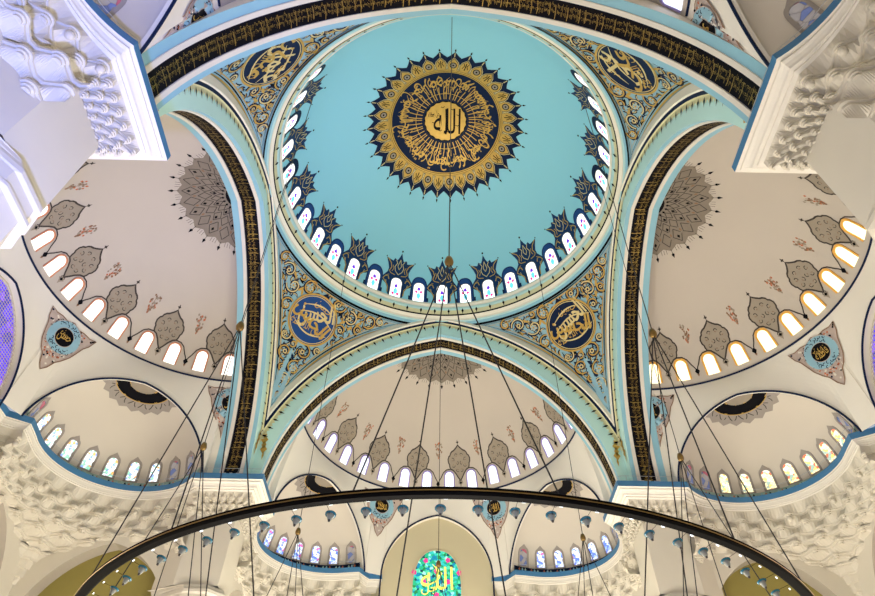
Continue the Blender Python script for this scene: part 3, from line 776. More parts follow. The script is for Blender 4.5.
# main dome windows, crests over every other one
ORD = {0: 'first', 1: 'first', 2: 'second', 3: 'third', 4: 'fourth', 5: 'fifth', 6: 'sixth', 7: 'seventh', 8: 'eighth', 9: 'ninth', 10: 'tenth', 11: 'eleventh', 12: 'twelfth', 13: 'thirteenth', 14: 'fourteenth', 15: 'fifteenth', 16: 'sixteenth'}
CREST0 = [(.047, 3.302), (.058, 3.33), (.060, 3.365), (.066, 3.39), (.098, 3.415), (.098, 3.435), (.080, 3.468), (.068, 3.49), (.066, 3.52), (.076, 3.55), (.096, 3.592), (.070, 3.585), (.048, 3.58), (.040, 3.602), (.022, 3.592), (.012, 3.612)]
SKIP_DOME = set(range(-9, 10))             # near rim, hidden behind the near arch
CREST = [(x * (1.18 if z > 3.37 else 1.06), z) for x, z in CREST0]
for j in range(36):
    a0 = pi / 2 - rad(10 * j); jj = j if j <= 18 else j - 36
    f = lambda a, b, off, a0=a0: dome_pt(a0 - a / .95, b, off)
    if abs(jj) > 13: continue
    side = 'right' if jj > 0 else 'left'
    if jj % 2 == 0:
        w0 = abs(jj) // 2
        lab = 'white arched dome window under the navy crest at the bottom of the rim' if jj == 0 else 'white arched dome window under the %s navy crest %s of the lowest' % (ORD[w0], side)
    else:
        lab = 'white dome window in plain navy surround, %s such to the %s of the lowest crest' % (ORD[(abs(jj) + 1) // 2], side)
    fr, d, at = window(f, arch_outline(.036, 3.303, 3.455), 'pane_white', 'white' if jj % 2 == 0 else 'white', .004, 1.0, lab, .004)
    m = (0, 3.375)
    flower_y = 3.40 if jj % 2 else 3.385
    d.star((0, flower_y), [(.014, flower_y), (.008, flower_y + .018), (0, flower_y + .028), (-.008, flower_y + .018), (-.014, flower_y), (0, flower_y - .008)], .001, 'glass_violet', 1)
    for s_ in (-1, 1):
        ry = flower_y - .018 if jj % 2 else 3.325
        d.star((s_ * .017, ry), [(s_ * .030, ry + .010), (s_ * .012, ry + .014), (s_ * .006, ry - .004), (s_ * .02, ry - .014)], .001, 'glass_red', 1)
    d.star((0, 3.355), [(.013, 3.362), (.014, 3.342), (0, 3.316), (-.014, 3.342), (-.013, 3.362), (0, 3.378)], .001, 'glass_cyan', 1)
    d.build('pane', fr, at)
    if jj % 2:                             # plain pointed navy surround
        d = Deco(f, .001); o = arch_outline(.060, 3.303, 3.507, 1, .35)
        o = [(x * (1.0 if z < 3.44 else .98), z) for x, z in o]
        inn = arch_outline(.040, 3.303, 3.459)
        d.mb.grid([[f(*p, .0012) for p in o], [f(*p, .0012) for p in inn]], 'royal' if abs(jj) < 9 else 'navy')
        d.ribbon([(x * .92, z - .006) for x, z in o], .004, .0006, 'navy')
        for s_ in (-1, 1): d.ribbon([(s_ * .064, 3.305), (s_ * .064, 3.34)], .012, .0002, 'navy')
        tag(d.build('surround', fr, at), 'pointed navy painted surround')
    else:
        full = CREST + [(0, 3.648)] + [(-x, z) for x, z in reversed(CREST)]
        d = Deco(f, .001)
        inn = [(x, z) for x, z in arch_outline(.040, 3.303, 3.460)]
        # field: strips from the window head outline to the crest outline
        # side and head fill by polygon tessellation
        poly = full + list(reversed(inn))
        d.tess(poly, 0, 'crest_navy')
        for s_ in (-1, 1):
            def R(pts, w, m='gold'): d.ribbon([(s_ * x * 1.16, z) for x, z in pts], w * .75, .0016, m)
            R([(.05, 3.32), (.052, 3.37), (.07, 3.40), (.09, 3.425), (.078, 3.45), (.06, 3.455), (.052, 3.43)], .009); R([(.02, 3.478), (.05, 3.485), (.06, 3.50), (.05, 3.53), (.06, 3.56), (.088, 3.588)], .008)
            R([(0, 3.485), (.022, 3.51), (.03, 3.54), (.018, 3.57), (.030, 3.592)], .007, 'pale_gold'); R([(.0, 3.525), (.012, 3.55), (0, 3.60)], .006, 'pale_gold'); R([(.044, 3.50), (.035, 3.525), (.044, 3.55)], .006)
            R([(.07, 3.42), (.066, 3.40), (.078, 3.41)], .006, 'pale_gold'); R([(.056, 3.47), (.07, 3.46), (.085, 3.44)], .005)
        d.disc((0, 3.66), .007, .001, 'ink', 8, 1); d.disc((.115, 3.597), .005, .001, 'ink', 6, 1); d.disc((-.115, 3.597), .005, .001, 'ink', 6, 1)
        crest = d.build('painted_crest', None, at)
        tag(crest, 'navy and gold painted crest at the very bottom of the turquoise dome rim' if jj == 0 else 'navy and gold dome-rim crest, %s to the %s of the lowest one' % (ORD[w0], side), 'crest', 'navy crests round the dome rim')

# half-dome windows, crests, motifs
PANE = {0: ('pane_blue', 'lit_reveal_violet'), 1: ('pane_warm', 'lit_reveal_pink'), 2: ('pane_blue', 'lit_reveal_violet'), 3: ('pane_yellow', 'lit_reveal_orange')}  # second colour paints the window light onto the rim
PL = 0.0148                                # one degree at the windows, in units
HCREST = [(0, 2.760), (.5, 2.752), (1.3, 2.743), (2.6, 2.730), (3.7, 2.724), (4.5, 2.714), (4.8, 2.702), (5.5, 2.695), (6.0, 2.678), (5.8, 2.658), (5.3, 2.648), (5.2, 2.634), (4.8, 2.619), (3.5, 2.611), (2.2, 2.590), (1.0, 2.562), (0.3, 2.548), (0, 2.541)]
NUM = ['first', 'second', 'third', 'fourth', 'fifth', 'sixth', 'seventh', 'eighth', 'ninth', 'tenth', 'eleventh', 'twelfth', 'thirteenth', 'fourteenth', 'fifteenth', 'sixteenth']
# in each half dome count from the end that shows in the photo, clockwise as seen from below
ENDS = {0: 'counting from the left', 1: 'counting from the far arch', 2: 'counting from the right', 3: 'counting from the far arch'}
def idx_from(k, ph, n, step):
    i = round((ph + 90 - step / 2) / step)
    return i if k == 0 else (n - 1 - i) if k == 1 else i   # left: the +x end of its own frame lies by the far arch
SEEN_HD = {}
for k in range(4):
    mp, mf = PANE[k]
    def vis(ph, z):
        p = rotq(hd_pt(ph, z), k); return in_frame(p, 4)
    lo = [i for i in range(16) if vis(-84.375 + 11.25 * i, 2.54)]
    if k == 2: lo = [i for i in lo if proj(rotq(hd_pt(-84.375 + 11.25 * i, 2.56), k))[1] < 40]
    for i in lo:
        ph0 = -84.375 + 11.25 * i
        f = lambda a, b, off, ph0=ph0, k=k: rotq(hd_pt(ph0 + a / PL, b, off), k)
        ii = i if k in (0, 2, 3) else 15 - i
        lab = '%s arched window at the foot of the %s half dome, %s %s' % ({0: 'bluish', 1: 'bright pink-rimmed', 2: 'bluish', 3: 'glowing yellow'}[k], SIDES[k], NUM[ii], ENDS[k])
        fr, d, at = window(f, arch_outline(.031, 2.486, 2.600), mp, mf, .008 if k != 3 else .011, 1.0, lab, .006)
        d.build('pane', fr, at)
        mb = MB()
        for q in (-.015, 0, .015): mb.tube([f(q, 2.487, .003), f(q, 2.593 - abs(q), .003)], .0006, 'muntin', 4)
        for z in (2.51, 2.535, 2.56): mb.tube([f(-.03, z, .003), f(0, z, .003), f(.03, z, .003)], .0006, 'muntin', 4)
        mb.build('lattice', fr, at)
    def hdf(ph0): return lambda a, b, off: rotq(hd_pt(ph0 + a, b, off), k)
    asp = 1 / PL
    for i in range(8):
        ph0 = -78.75 + 22.5 * i
        if not (vis(ph0, 2.74) or vis(ph0, 2.64)): continue
        if k == 2 : continue
        f = hdf(ph0); at = rotq(hd_pt(ph0, 2.60), k)
        d = Deco(f, .0012)
        full = [(x, z) for x, z in HCREST] + [(-x, z) for x, z in reversed(HCREST[1:-1])]
        d.star((0, 2.66), full, 0, 'taupe', 4)
        ii = i if k in (0, 3) else 7 - i
        cr = tag(d.build('painted_crest', None, at), 'grey-brown painted crest in the %s half dome, %s %s' % (SIDES[k], NUM[ii], ENDS[k]), 'crest', 'grey-brown crests of the half domes')
        d = Deco(f, .0015)
        d.ribbon(full, .6, .0004, 'dark_taupe', closed=True, asp=asp)
        for s_ in (-1, 1):
            d.ribbon([(s_ * 4.6, 2.619), (s_ * 7.0, 2.615), (s_ * 8.6, 2.598), (s_ * 9.8, 2.565), (s_ * 10.7, 2.545), (s_ * 10.95, 2.535)], .46, .0004, 'dark_taupe', asp=asp)
            d.ribbon([(s_ * .3, 2.548), (s_ * .9, 2.535)], .3, .0004, 'dark_taupe', asp=asp)
            for (x, z, r0) in ((1.5, 2.70, 0), (3.4, 2.675, 1), (1.2, 2.655, 2), (3.0, 2.64, 3), (1.0, 2.61, 4)):
                d.ribbon([(s_ * (x + .75 * cos(t + r0)), z + .011 * sin(t + r0)) for t in (0, .7, 1.4, 2.1, 2.8)], .26, .0006, 'dark_taupe', asp=asp)
                d.ribbon([(s_ * (x + .5 * cos(t + r0 + 3)), z + .006 * sin(t + r0 + 3)) for t in (0, .7, 1.4, 2.1)], .2, .0006, 'brown_line', asp=asp)
        d.star((0, 2.775), [(.9, 2.775), (.3, 2.779), (0, 2.790), (-.3, 2.779), (-.9, 2.775), (-.3, 2.771), (0, 2.762), (.3, 2.771)], .0006, 'dark_taupe', 1)
        d.star((0, 2.528), [(1.3, 2.528), (.5, 2.538), (0, 2.541), (-.5, 2.538), (-1.3, 2.528), (-.6, 2.518), (0, 2.497), (.6, 2.518)], .0003, 'taupe', 1); d.disc((0, 2.529), .0, .0006, 'ink', 4, 1)
        d.star((0, 2.528), [(.7, 2.528), (0, 2.537), (-.7, 2.528), (0, 2.518)], .0008, 'ink', 1)
        d.build('outline', cr, at)
    for i in range(9):                     # tulips at the foot and florets between the crests
        ph0 = -90 + 22.5 * i
        if k == 2: continue
        ii = i if k in (0, 3) else 8 - i
        f = hdf(ph0)
        if 0 < i < 8 or True:
            if vis(ph0, 2.72) and abs(ph0) < 80:
                at = rotq(hd_pt(ph0, 2.72), k); d = Deco(f, .0012)
                rr = random.Random(i * 5 + k)
                for q in range(44):
                    t = rr.random(); z = 2.683 + .092 * t; wd = (.25 + 1.8 * sin(pi * min(1, t * .62 + .05) )) * (1 if t > .35 else t / .35); x = rr.uniform(-wd, wd)
                    d.star((x, z), [(x + .42, z), (x + .12, z + .008), (x - .42, z + .003), (x - .06, z - .006)], .0003, ('brown_line', 'taupe', 'rust', 'taupe', 'brown_line')[q % 5], 1)
                d.ribbon([(0, 2.683), (.3, 2.71), (-.2, 2.74), (.2, 2.77)], .16, .0002, 'brown_line', asp=asp)
                tag(d.build('painted_floret', None, at), 'small brown painted floret in the %s half dome, %s %s' % (SIDES[k], NUM[max(0, ii - 1)], ENDS[k]), 'floral motif', 'painted florets of the half domes')
            if vis(ph0, 2.525) and abs(ph0) < 92:
                at = rotq(hd_pt(ph0, 2.52), k); d = Deco(f, .0012)
                d.star((0, 2.524), [(.95, 2.524), (.4, 2.535), (0, 2.539), (-.4, 2.535), (-.95, 2.524), (-.5, 2.513), (0, 2.505), (.5, 2.513)], .0004, 'ink', 1)
                d.star((0, 2.505), [(.5, 2.506), (0, 2.512), (-.5, 2.506), (0, 2.492)], .0002, 'brown_line', 1)
                tag(d.build('painted_tulip', None, at), 'black tulip bud between windows of the %s half dome, %s %s' % (SIDES[k], NUM[ii], ENDS[k]), 'floral motif', 'painted tulip buds of the half domes')

# sunburst at the crown of each half dome in view
for k in (0, 1, 3):
    def f(a, b, off, k=k):
        b = max(b, .042); a = max(-.45, min(.45, a)); r2 = a * a + b * b; R = HR - off; return rotq((a, HY + b, HZ + sqrt(max(0, R * R - r2))), k)
    at = f(0, .1, 0); d = Deco(f, .0015); n = 48; RS = .318
    pts = [((RS + (.012 if q % 2 == 0 else -.012)) * cos(2 * pi * q / n - .3), (RS + (.012 if q % 2 == 0 else -.012)) * sin(2 * pi * q / n - .3)) for q in range(n)]
    d.star((0, .06), pts, 0, 'dusk', 7)
    root = tag(d.build('painted_sunburst', None, at), 'grey-brown painted sunburst at the crown of the %s half dome, partly behind its arch' % SIDES[k], 'medallion', 'sunbursts of the half domes')
    d = Deco(f, .0015)
    d.disc((0, 0), .075, .0004, 'ink', 24, 1)
    for q in range(24):
        a = 2 * pi * q / 24 - .3; c, s_ = cos(a), sin(a)
        P = lambda r, t: (r * c - t * s_, r * s_ + t * c)
        d.ribbon([P(RS, 0), P(RS + .04, 0)], .003, .0004, 'dark_taupe'); d.star(P(RS + .036, 0), [P(RS + .056, 0), P(RS + .034, .009), P(RS + .024, 0), P(RS + .034, -.009)], .0006, 'ink', 1)
        a2 = a + pi / 24; P2 = lambda r, t: (r * cos(a2) - t * sin(a2), r * sin(a2) + t * cos(a2))
        for w in (-.014, 0, .014): d.ribbon([P2(RS - .005, w), P2(RS + .022, w * 1.1)], .0022, .0004, 'dark_taupe')
        for r0, r1, w in ((.10, .16, .016), (.15, .225, .022), (.215, .305, .028)):
            PP = P if r0 != .15 else P2
            d.ribbon([PP(r0, 0), PP(r0 + (r1 - r0) * .5, w), PP(r1, 0)], .0048, .0004, 'dark_taupe'); d.ribbon([PP(r0, 0), PP(r0 + (r1 - r0) * .5, -w), PP(r1, 0)], .0048, .0004, 'dark_taupe')
        if q % 2 == 0:
            for r in (.135, .20, .27): PP = P if r != .20 else P2; d.star(PP(r, 0), [PP(r + .013, 0), PP(r, .008), PP(r - .013, 0), PP(r, -.008)], .0007, 'ink', 1)
        d.star(P(.092, 0), [P(.104, 0), P(.092, .007), P(.082, 0), P(.092, -.007)], .0008, 'ink', 1)
        d.star(P2(.243, 0), [P2(.256, 0), P2(.243, .006), P2(.23, 0), P2(.243, -.006)], .0007, 'brown_line', 1)
    d.build('tracery', root, at)

# triangular medallions on the zone walls
TW = {0: ('محمد', 'الله'), 1: ('علي', 'حسن'), 2: ('عمر', 'عثمان'), 3: ('فاطمة', 'حسين')}
for k in range(4):
    for ph0, nm in ((-26, 'a'), (26, 'b'), (-88.5, 'c'), (88.5, 'd')):
        if not in_frame(rotq(zone_pt(ph0, 2.3), k), 10): continue
        if k == 2 and abs(ph0) < 60: continue
        f = lambda a, b, off, ph0=ph0, k=k: rotq(zone_pt(max(-87.5, min(87.5, ph0 + deg(a / .89))), b, off), k)
        if abs(ph0) > 60 and k in (0,): continue
        at = f(0, 2.30, 0); d = Deco(f, .002)
        V_ = [(.152, 2.40), (0, 2.105), (-.152, 2.40)]; pts = []
        for q in range(3):
            a, b = V_[q], V_[(q + 1) % 3]; mx, my = (a[0] + b[0]) / 2, (a[1] + b[1]) / 2
            for t in range(8):
                u = t / 8; x = a[0] + (b[0] - a[0]) * u; y = a[1] + (b[1] - a[1]) * u; bul = .012 * sin(pi * u) * (1 - 2.2 * abs(sin(2 * pi * u)) * .4)
                cxn, cyn = mx - 0, my - 2.30; L_ = sqrt(cxn * cxn + cyn * cyn); pts.append((x + cxn / L_ * bul, y + cyn / L_ * bul + .004 * cos(t * pi)))
        d.star((0, 2.315), pts, 0, 'pinkish', 5)
        end = abs(ph0) > 60
        if k == 2: lab = 'triangular painted medallion above the near arch, %s one' % ('left-hand' if ph0 > 0 else 'right-hand')
        elif not end: lab = 'triangular painted medallion %s under the %s half dome' % ({0: ('left of the stained-glass arch', 'right of the stained-glass arch'), 1: ('near the camera', 'beside the far exedra'), 3: ('beside the far exedra', 'near the camera')}[k][0 if ph0 < 0 else 1], SIDES[k])
        else: lab = 'triangular painted medallion half hidden behind the %s great arch' % SIDES[k]
        root = tag(d.build('triangular_medallion', None, at), lab, 'medallion', 'triangular medallions under the half domes')
        d = Deco(f, .005); rr = random.Random(5)
        ci = (0, 2.318)
        for q in range(260):
            x = rr.uniform(-.15, .15); z = rr.uniform(2.11, 2.40)
            lim = .152 * (z - 2.105) / .295 - .008
            if abs(x) > lim or (x - ci[0]) ** 2 + (z - ci[1]) ** 2 < .085 ** 2: continue
            d.star((x, z), [(x + .007, z), (x + .002, z + .007), (x - .006, z + .002), (x - .001, z - .006)], .0005, ('ink', 'rust', 'white', 'navy')[q % 4], 1)
        d.ribbon(pts, .005, .0006, 'brown_line', closed=True)
        d.build('speckled_border', root, at)
        d = Deco(f, .006); d.ring(ci, .05, .092, .0007, 'field_blue', 36); d.ring(ci, .090, .094, .0011, 'pinkish', 36); d.ring(ci, .048, .053, .0012, 'pinkish', 36)
        for q in range(40):
            a = 2 * pi * q / 40; r = .064 + .014 * (q % 2) + .004 * (q % 3); x, z = ci[0] + r * cos(a), ci[1] + r * sin(a)
            d.ribbon([(x + .008 * cos(t + a * 3), z + .008 * sin(t + a * 3)) for t in (0, 1, 2, 3)], .004, .0013, 'navy')
        d.build('blue_ring', root, at)
        d = Deco(f, .007); d.disc(ci, .05, .001, 'ink', 30, 2); w = TW[k][0 if ph0 < 0 else 1]
        d.text(w, place(w, ci[0], ci[1] - .002, .075, .055, .1), .0016, 'gold'); d.text(w, place(w, ci[0] - .005, ci[1] + .012, .05, .035, -.4), .0018, 'gold'); d.build('script', root, at)

# exedra windows, ornament frieze and crown medallion
def mirq(p, mir, k):
    return rotq((-p[0] if mir else p[0], p[1]) + tuple(p[2:]), k)
EXGL = {(0, 0): 'stained_blue', (0, 1): 'stained_blue', (1, 1): 'stained_mixed', (3, 0): 'stained_gold', (1, 0): 'stained_mixed', (3, 1): 'stained_gold', (2, 0): 'stained_dim', (2, 1): 'stained_dim'}
EXNAME = {(0, 0): 'far left exedra', (0, 1): 'far right exedra', (1, 1): 'left exedra', (3, 0): 'right exedra', (2, 1): 'near left exedra at the top of the view', (2, 0): 'near right exedra at the top of the view'}
AZS = [EXA - 3.4 + 16.3 * (i - 4.5) for i in range(10)]
for (k, mir), nm in EXNAME.items():
    n_vis = 0
    for i, az in enumerate(AZS):
        f = lambda a, b, off, az=az, k=k, mir=mir: mirq(ex_pt(az - deg(a / .42) * (1), deg(b / .43), off), mir, k)
        if not in_frame(f(0, .115, 0), 2): continue
        p = proj(f(0, .115, 0))
        if k == 2 and p[1] > 50: continue
        dim = k == 2 or i == 0 or (i >= 6 if k == 0 else i >= 8)
        cnt = i + 1 if (mir == 0) == (k != 1) else 11 - i
        if k == 2: lab = 'small dim window of the %s, by the blue cornice, %s along it' % (nm, NUM[i])
        else: lab = '%s arched window of the %s, %s from its left end' % ('dim blind' if dim else {'stained_blue': 'blue stained-glass', 'stained_mixed': 'pale stained-glass', 'stained_gold': 'golden stained-glass'}[EXGL[(k, mir)]], nm, NUM[i if mir == 0 and k != 3 or True else i])
        fr, d, at = window(f, arch_outline(.0255, .062, .168, 1, .1), 'stained_dim' if dim else EXGL[(k, mir)], 'grey_frame', .012, 1.0, lab, .004)
        d.build('pane', fr, at)
        d = Deco(f, .0008); d.star((0, .12), [(.038, .055), (.038, .138), (.034, .163), (.018, .183), (0, .200), (-.018, .183), (-.034, .163), (-.038, .138), (-.038, .055)], 0, 'grey_frame', 2); d.build('surround', fr, at)
    if k != 2:
        ff = lambda a, b, off, k=k, mir=mir: mirq(ex_pt(a, deg(b / .43), off), mir, k)
        mb = MB(); rows = [[ff(EXA - 86 + 172 * i / 60, b, .003) for i in range(61)] for b in (.0, .056)]
        mb.grid(rows, 'mint' if k != 0 else 'navy')
        rr = random.Random(k)
        for i in range(60):
            a = EXA - 85 + 170 * (i + .5) / 60; c_ = ('ink', 'rust', 'sky_blue', 'mint')[i % 4]
            mb.add([ff(a - .9, .040, .005), ff(a, .052, .005), ff(a + .9, .040, .005), ff(a, .028, .005)], [(0, 1, 2, 3)], c_)
        tag(mb.build('painted_frieze'), 'narrow painted frieze below the windows of the %s' % nm, 'frieze')
        # crown medallion
        c3 = Vector((EXC[0], EXC[1], HC))
        tilt = Vector((cos(rad(EXA)), sin(rad(EXA)), 0)); nrm_ = Vector((0, 0, 1))
        def fm(a, b, off, k=k, mir=mir):
            b = b - .0; q_ = max(.046, b + .022); v = Vector((0, 0, sqrt(max(.0001, EXR ** 2 - a * a - q_ * q_)))) + tv * a + tilt * q_; return mirq(tuple(c3 + v.normalized() * (EXR - off)), mir, k)
        at = fm(0, .1, 0); d = Deco(fm, .0015); n = 36
        d.star((0, .06), [((.205 + (.008 if q % 2 else -.008)) * cos(2 * pi * q / n), (.205 + (.008 if q % 2 else -.008)) * sin(2 * pi * q / n)) for q in range(n)], 0, 'grey_frame', 5)
        root = tag(d.build('crown_medallion', None, at), 'black, gold and grey painted medallion at the crown of the %s' % nm, 'medallion', 'crown medallions of the exedrae')
        d = Deco(fm, .0015); d.disc((0, .02), .082, .0005, 'taupe', 30, 2); d.ring((0, 0), .082, .150, .0005, 'ink'); d.ring((0, 0), .148, .152, .0009, 'gold'); d.ring((0, 0), .080, .084, .0009, 'gold')
        for q in range(60):
            a = 2 * pi * q / 60; r = .116 + .02 * (-1) ** q * (.5 + .5 * (q % 3) / 2); x, z = r * cos(a), r * sin(a)
            d.ribbon([(x + .011 * cos(t * 1.1 + a * 5), z + .011 * sin(t * 1.1 + a * 5)) for t in range(5)], .0045, .001, 'gold')
        d.build('gilt_ring', root, at)
        d = Deco(fm, .0015)
        for q in range(18):
            a = 2 * pi * q / 18; d.ribbon([(r_ * cos(a + u), r_ * sin(a + u)) for r_, u in ((.155, -.1), (.175, 0), (.19, .1), (.175, .17), (.158, .2))], .005, .0005, 'dark_taupe')
        d.build('grey_tracery', root, at)

# ------------------------------------------------------------------ middle recess walls
for k in range(4):
    f = lambda x, y, z, k=k: rotq((x, y, z), k)
    mb = MB(); yb = HY + CK + .035
    mb.add([f(-.42, yb, ZF), f(.42, yb, ZF), f(.42, yb, 2.36), f(-.42, yb, 2.36)], [(0, 1, 2, 3)], 'beige_wall')
    o = mb.build('wall_recess_' + SIDES[k])
    tag(o, 'flat beige wall inside the middle arch under the %s half dome' % SIDES[k], 'wall', kind='structure')
    if k == 0:
        fm = lambda a, b, off: (a, yb - off, b)
        out = arch_outline(.157, 1.25, 2.055, 1, .55, 12)
        fr, d, at = window(fm, out, 'stained_green', 'beige_wall', .006, 1, 'tall pointed green stained-glass window with gold script in the far recess', .006)
        d.build('pane', fr, at)
        d = Deco(fm, .003)
        for x, z in ((-.075, 1.985), (.072, 1.99), (-.005, 1.915), (-.085, 1.845), (.072, 1.845), (.145, 1.905), (-.15, 1.905), (.0, 1.76)):
            d.star((x, z), [(x + .018 * cos(t) * (1 if q % 2 else .75), z + .020 * sin(t) * (1 if q % 2 else .75)) for q, t in enumerate([2 * pi * q / 10 for q in range(10)])], .0004, 'glass_red', 1)
        MATS.get('script_yellow') or mat('script_yellow', (0.85, 0.75, 0.15), .4, emit=.45, ecol=(.9, .8, .12))
        d.text('الله', place('الله', .0, 1.87, .21, .15), .001, 'script_yellow'); d.text('جل', place('جل', -.05, 1.80, .10, .08), .0012, 'script_yellow')
        d.ribbon([(-.10, 1.84), (-.05, 1.825), (0, 1.85), (.03, 1.90), (0, 1.93), (-.03, 1.96)], .012, .0014, 'script_yellow', taper=True)
        tag(d.build('script', fr, at), 'yellow glass script and red flowers')
    elif k in (1, 3):
        fm = lambda a, b, off, k=k: rotq((a, yb - off, b), k)
        out = [(x * .96, z - .02 if z > HC else z) for x, z in arch_full(0, 16, CS, CC, CZ)]
        out = [(-CS * .96, 1.2)] + out + [(CS * .96, 1.2)]; out = list(reversed(out))
        fr, d, at = window(fm, out, 'led_violet', 'white', .006, 1, 'large arched window glowing violet behind a fine lattice at the %s edge' % SIDES[k], .006)
        d.build('pane', fr, at)
        mb = MB()
        for i in range(44):
            x = -CS * .95 + CS * 1.9 * i / 43; zt = arch_z(x, CS, CC, CZ) - .025; mb.tube([fm(x, 1.25, .008), fm(x, zt, .008)], .0018, 'pinkish', 4)
        for i in range(70):
            z = 1.26 + .0145 * i; w = min(CS * .95, arch_s(z + .022, CS, CC, CZ))
            if w > .01: mb.tube([fm(-w, z, .010), fm(w, z, .010)], .0018, 'pinkish', 4)
        mb.build('lattice', fr, at)

# ------------------------------------------------------------------ the great dome medallion
def fd(a, b, off):
    R = DR - off; return (a, b, DZ + sqrt(max(0, R * R - a * a - b * b)))
at = fd(0, 0, 0); d = Deco(fd, .002); NP_ = 34
pts = []
for q in range(NP_ * 4):
    a = 2 * pi * q / (NP_ * 4); ph = (q % 4); r = (.540, .512, .494, .512)[ph]; pts.append((r * cos(a), r * sin(a)))
d.star((0, 0), pts, 0, 'navy', 9)
root = tag(d.build('dome_medallion', None, at), 'large navy and gold calligraphy medallion with pointed rim at the crown of the dome', 'medallion')
d = Deco(fd, .002)
d.ring((0, 0), .372, .398, .001, 'gold', 96); d.ring((0, 0), .378, .381, .0016, 'ink', 96); d.ring((0, 0), .390, .392, .0016, 'ink', 96)
for q in range(NP_):
    a = 2 * pi * q / NP_; c, s_ = cos(a), sin(a); P = lambda r, t, c=c, s_=s_: (r * c - t * s_, r * s_ + t * c)
    m = 'gold'
    d.star(P(.440, 0), [P(.398, .027), P(.43, .035), P(.455, .026), P(.485, 0), P(.455, -.026), P(.43, -.035), P(.398, -.027)], .001, m, 1)
    if q % 2:
        d.star(P(.435, 0), [P(.405, .016), P(.44, .020), P(.47, 0), P(.44, -.020), P(.405, -.016)], .0016, 'gold', 1); d.ribbon([P(.408, 0), P(.465, 0)], .006, .002, 'ink'); d.ribbon([P(.42, .018), P(.445, .008), P(.46, .016)], .005, .002, 'ink'); d.ribbon([P(.42, -.018), P(.445, -.008), P(.46, -.016)], .005, .002, 'ink')
    else:
        d.disc(P(.432, 0), .024, .0016, 'ink', 10, 1); d.disc(P(.432, 0), .018, .002, 'taupe', 10, 1); d.disc(P(.432, 0), .007, .0024, 'ink', 6, 1)
    d.ribbon([P(.398, .032), P(.43, .040), P(.460, .030), P(.494, 0), P(.460, -.030), P(.43, -.040), P(.398, -.032)], .004, .0022, 'pale_gold')
    d.ribbon([P(.500, 0), P(.53, 0)], .006, .001, 'pale_gold'); d.star(P(.55, 0), [P(.566, 0), P(.55, .006), P(.54, 0), P(.55, -.006)], .001, 'ink', 1)
d.build('petal_border', root, at)
d = Deco(fd, .002)
d.ring((0, 0), .205, .2085, .0012, 'gold', 96)
NUR = 'الله نور السماوات والأرض مثل نوره كمشكاة فيها مصباح المصباح في زجاجة'
L, y0, y1 = gsize(NUR)
for lay, (r0, r1, sh, m) in enumerate(((.386, .170, 0, 'gold'), (.362, .200, 2.2, 'gold'))):
    def fn(x, y, r0=r0, r1=r1, sh=sh):
        a = pi / 2 + sh + 2 * pi * x / L; r = r0 + (r1 - r0) * (y - y0) / (y1 - y0); return (r * cos(a), -r * sin(a))
    # letters read with their heads to the centre
    d.text(NUR, fn, .0012 + .0004 * lay, m)
for q in range(52):
    a = 2 * pi * q / 52 + .02 * (q % 3); c, s_ = cos(a), sin(a); d.ribbon([(.165 * c, .165 * s_), (.22 * c, .22 * s_), (.26 * cos(a + .02), .26 * sin(a + .02))], .0055, .002, 'gold')
for q in range(13):
    a0 = 2 * pi * q / 13; d.ribbon([((.335 - .055 * sin(pi * t / 8)) * cos(a0 + .42 * t / 8), (.335 - .055 * sin(pi * t / 8)) * sin(a0 + .42 * t / 8)) for t in range(9)], .0075, .0022, 'gold', taper=True)
tag(d.build('inscription_ring', root, at), 'gold script circling on navy')
d = Deco(fd, .002); d.disc((0, 0), .150, .0012, 'ink', 48, 2)
d.star((0, 0), [((.143 + (.003 if q % 2 else -.003)) * cos(2 * pi * q / 40), (.143 + (.003 if q % 2 else -.003)) * sin(2 * pi * q / 40)) for q in range(40)], .002, 'gold', 3)
w = 'الله'
d.text(w, lambda x, y, g=place(w, .012, .0, .19, .19): (g(x, y)[0], -g(x, y)[1]), .003, 'ink')
d.ribbon([(.005, .10), (.007, .0), (.003, -.09)], .012, .0032, 'ink')
for x, y in ((-.06, .05), (-.08, .01), (.085, .03), (-.035, .07), (.09, -.05), (-.09, -.05), (.05, -.09), (-.02, -.105)): d.ribbon([(x - .014, y), (x, y + .006), (x + .012, y - .003)], .005, .0032, 'ink')
d.text('جل جلاله', lambda x, y, g=place('جل جلاله', -.082, .045, .08, .05, .2): (g(x, y)[0], -g(x, y)[1]), .0032, 'ink')
tag(d.build('centre_disc', root, at), 'gold disc with black script')

# ------------------------------------------------------------------ the ring chandelier
CZR, CRR = .613, .994                      # height and outer radius of the big ring
ring_root = tag(empty('ring_chandelier', (0, 0, CZR)), 'huge black ring chandelier hung on cables from the dome, lamps along its inner side', 'chandelier')
RP = (0, 0, CZR)
mb = MB(); n = 192
prof = [(CRR, -.002), (CRR, -.0125), (CRR - .004, -.0155), (CRR - .018, -.0155), (CRR - .022, -.0125), (CRR - .022, -.002), (CRR - .018, .001), (CRR - .004, .001), (CRR, -.002)]
mb.grid([[(r * cos(2 * pi * j / n), r * sin(2 * pi * j / n), CZR + z) for j in range(n)] for r, z in prof], 'black_metal', closed=True); mb.build('ring', ring_root, RP)
mb = MB(); mb.grid([[(r * cos(2 * pi * j / n), r * sin(2 * pi * j / n), CZR + z) for j in range(n)] for r, z in ((CRR + .0002, -.0065), (CRR + .0010, -.007), (CRR + .0010, -.0088), (CRR + .0002, -.0092))], 'brass', closed=True); mb.build('brass_rail', ring_root, RP)
mb = MB(); R2 = .70; Z2 = .45
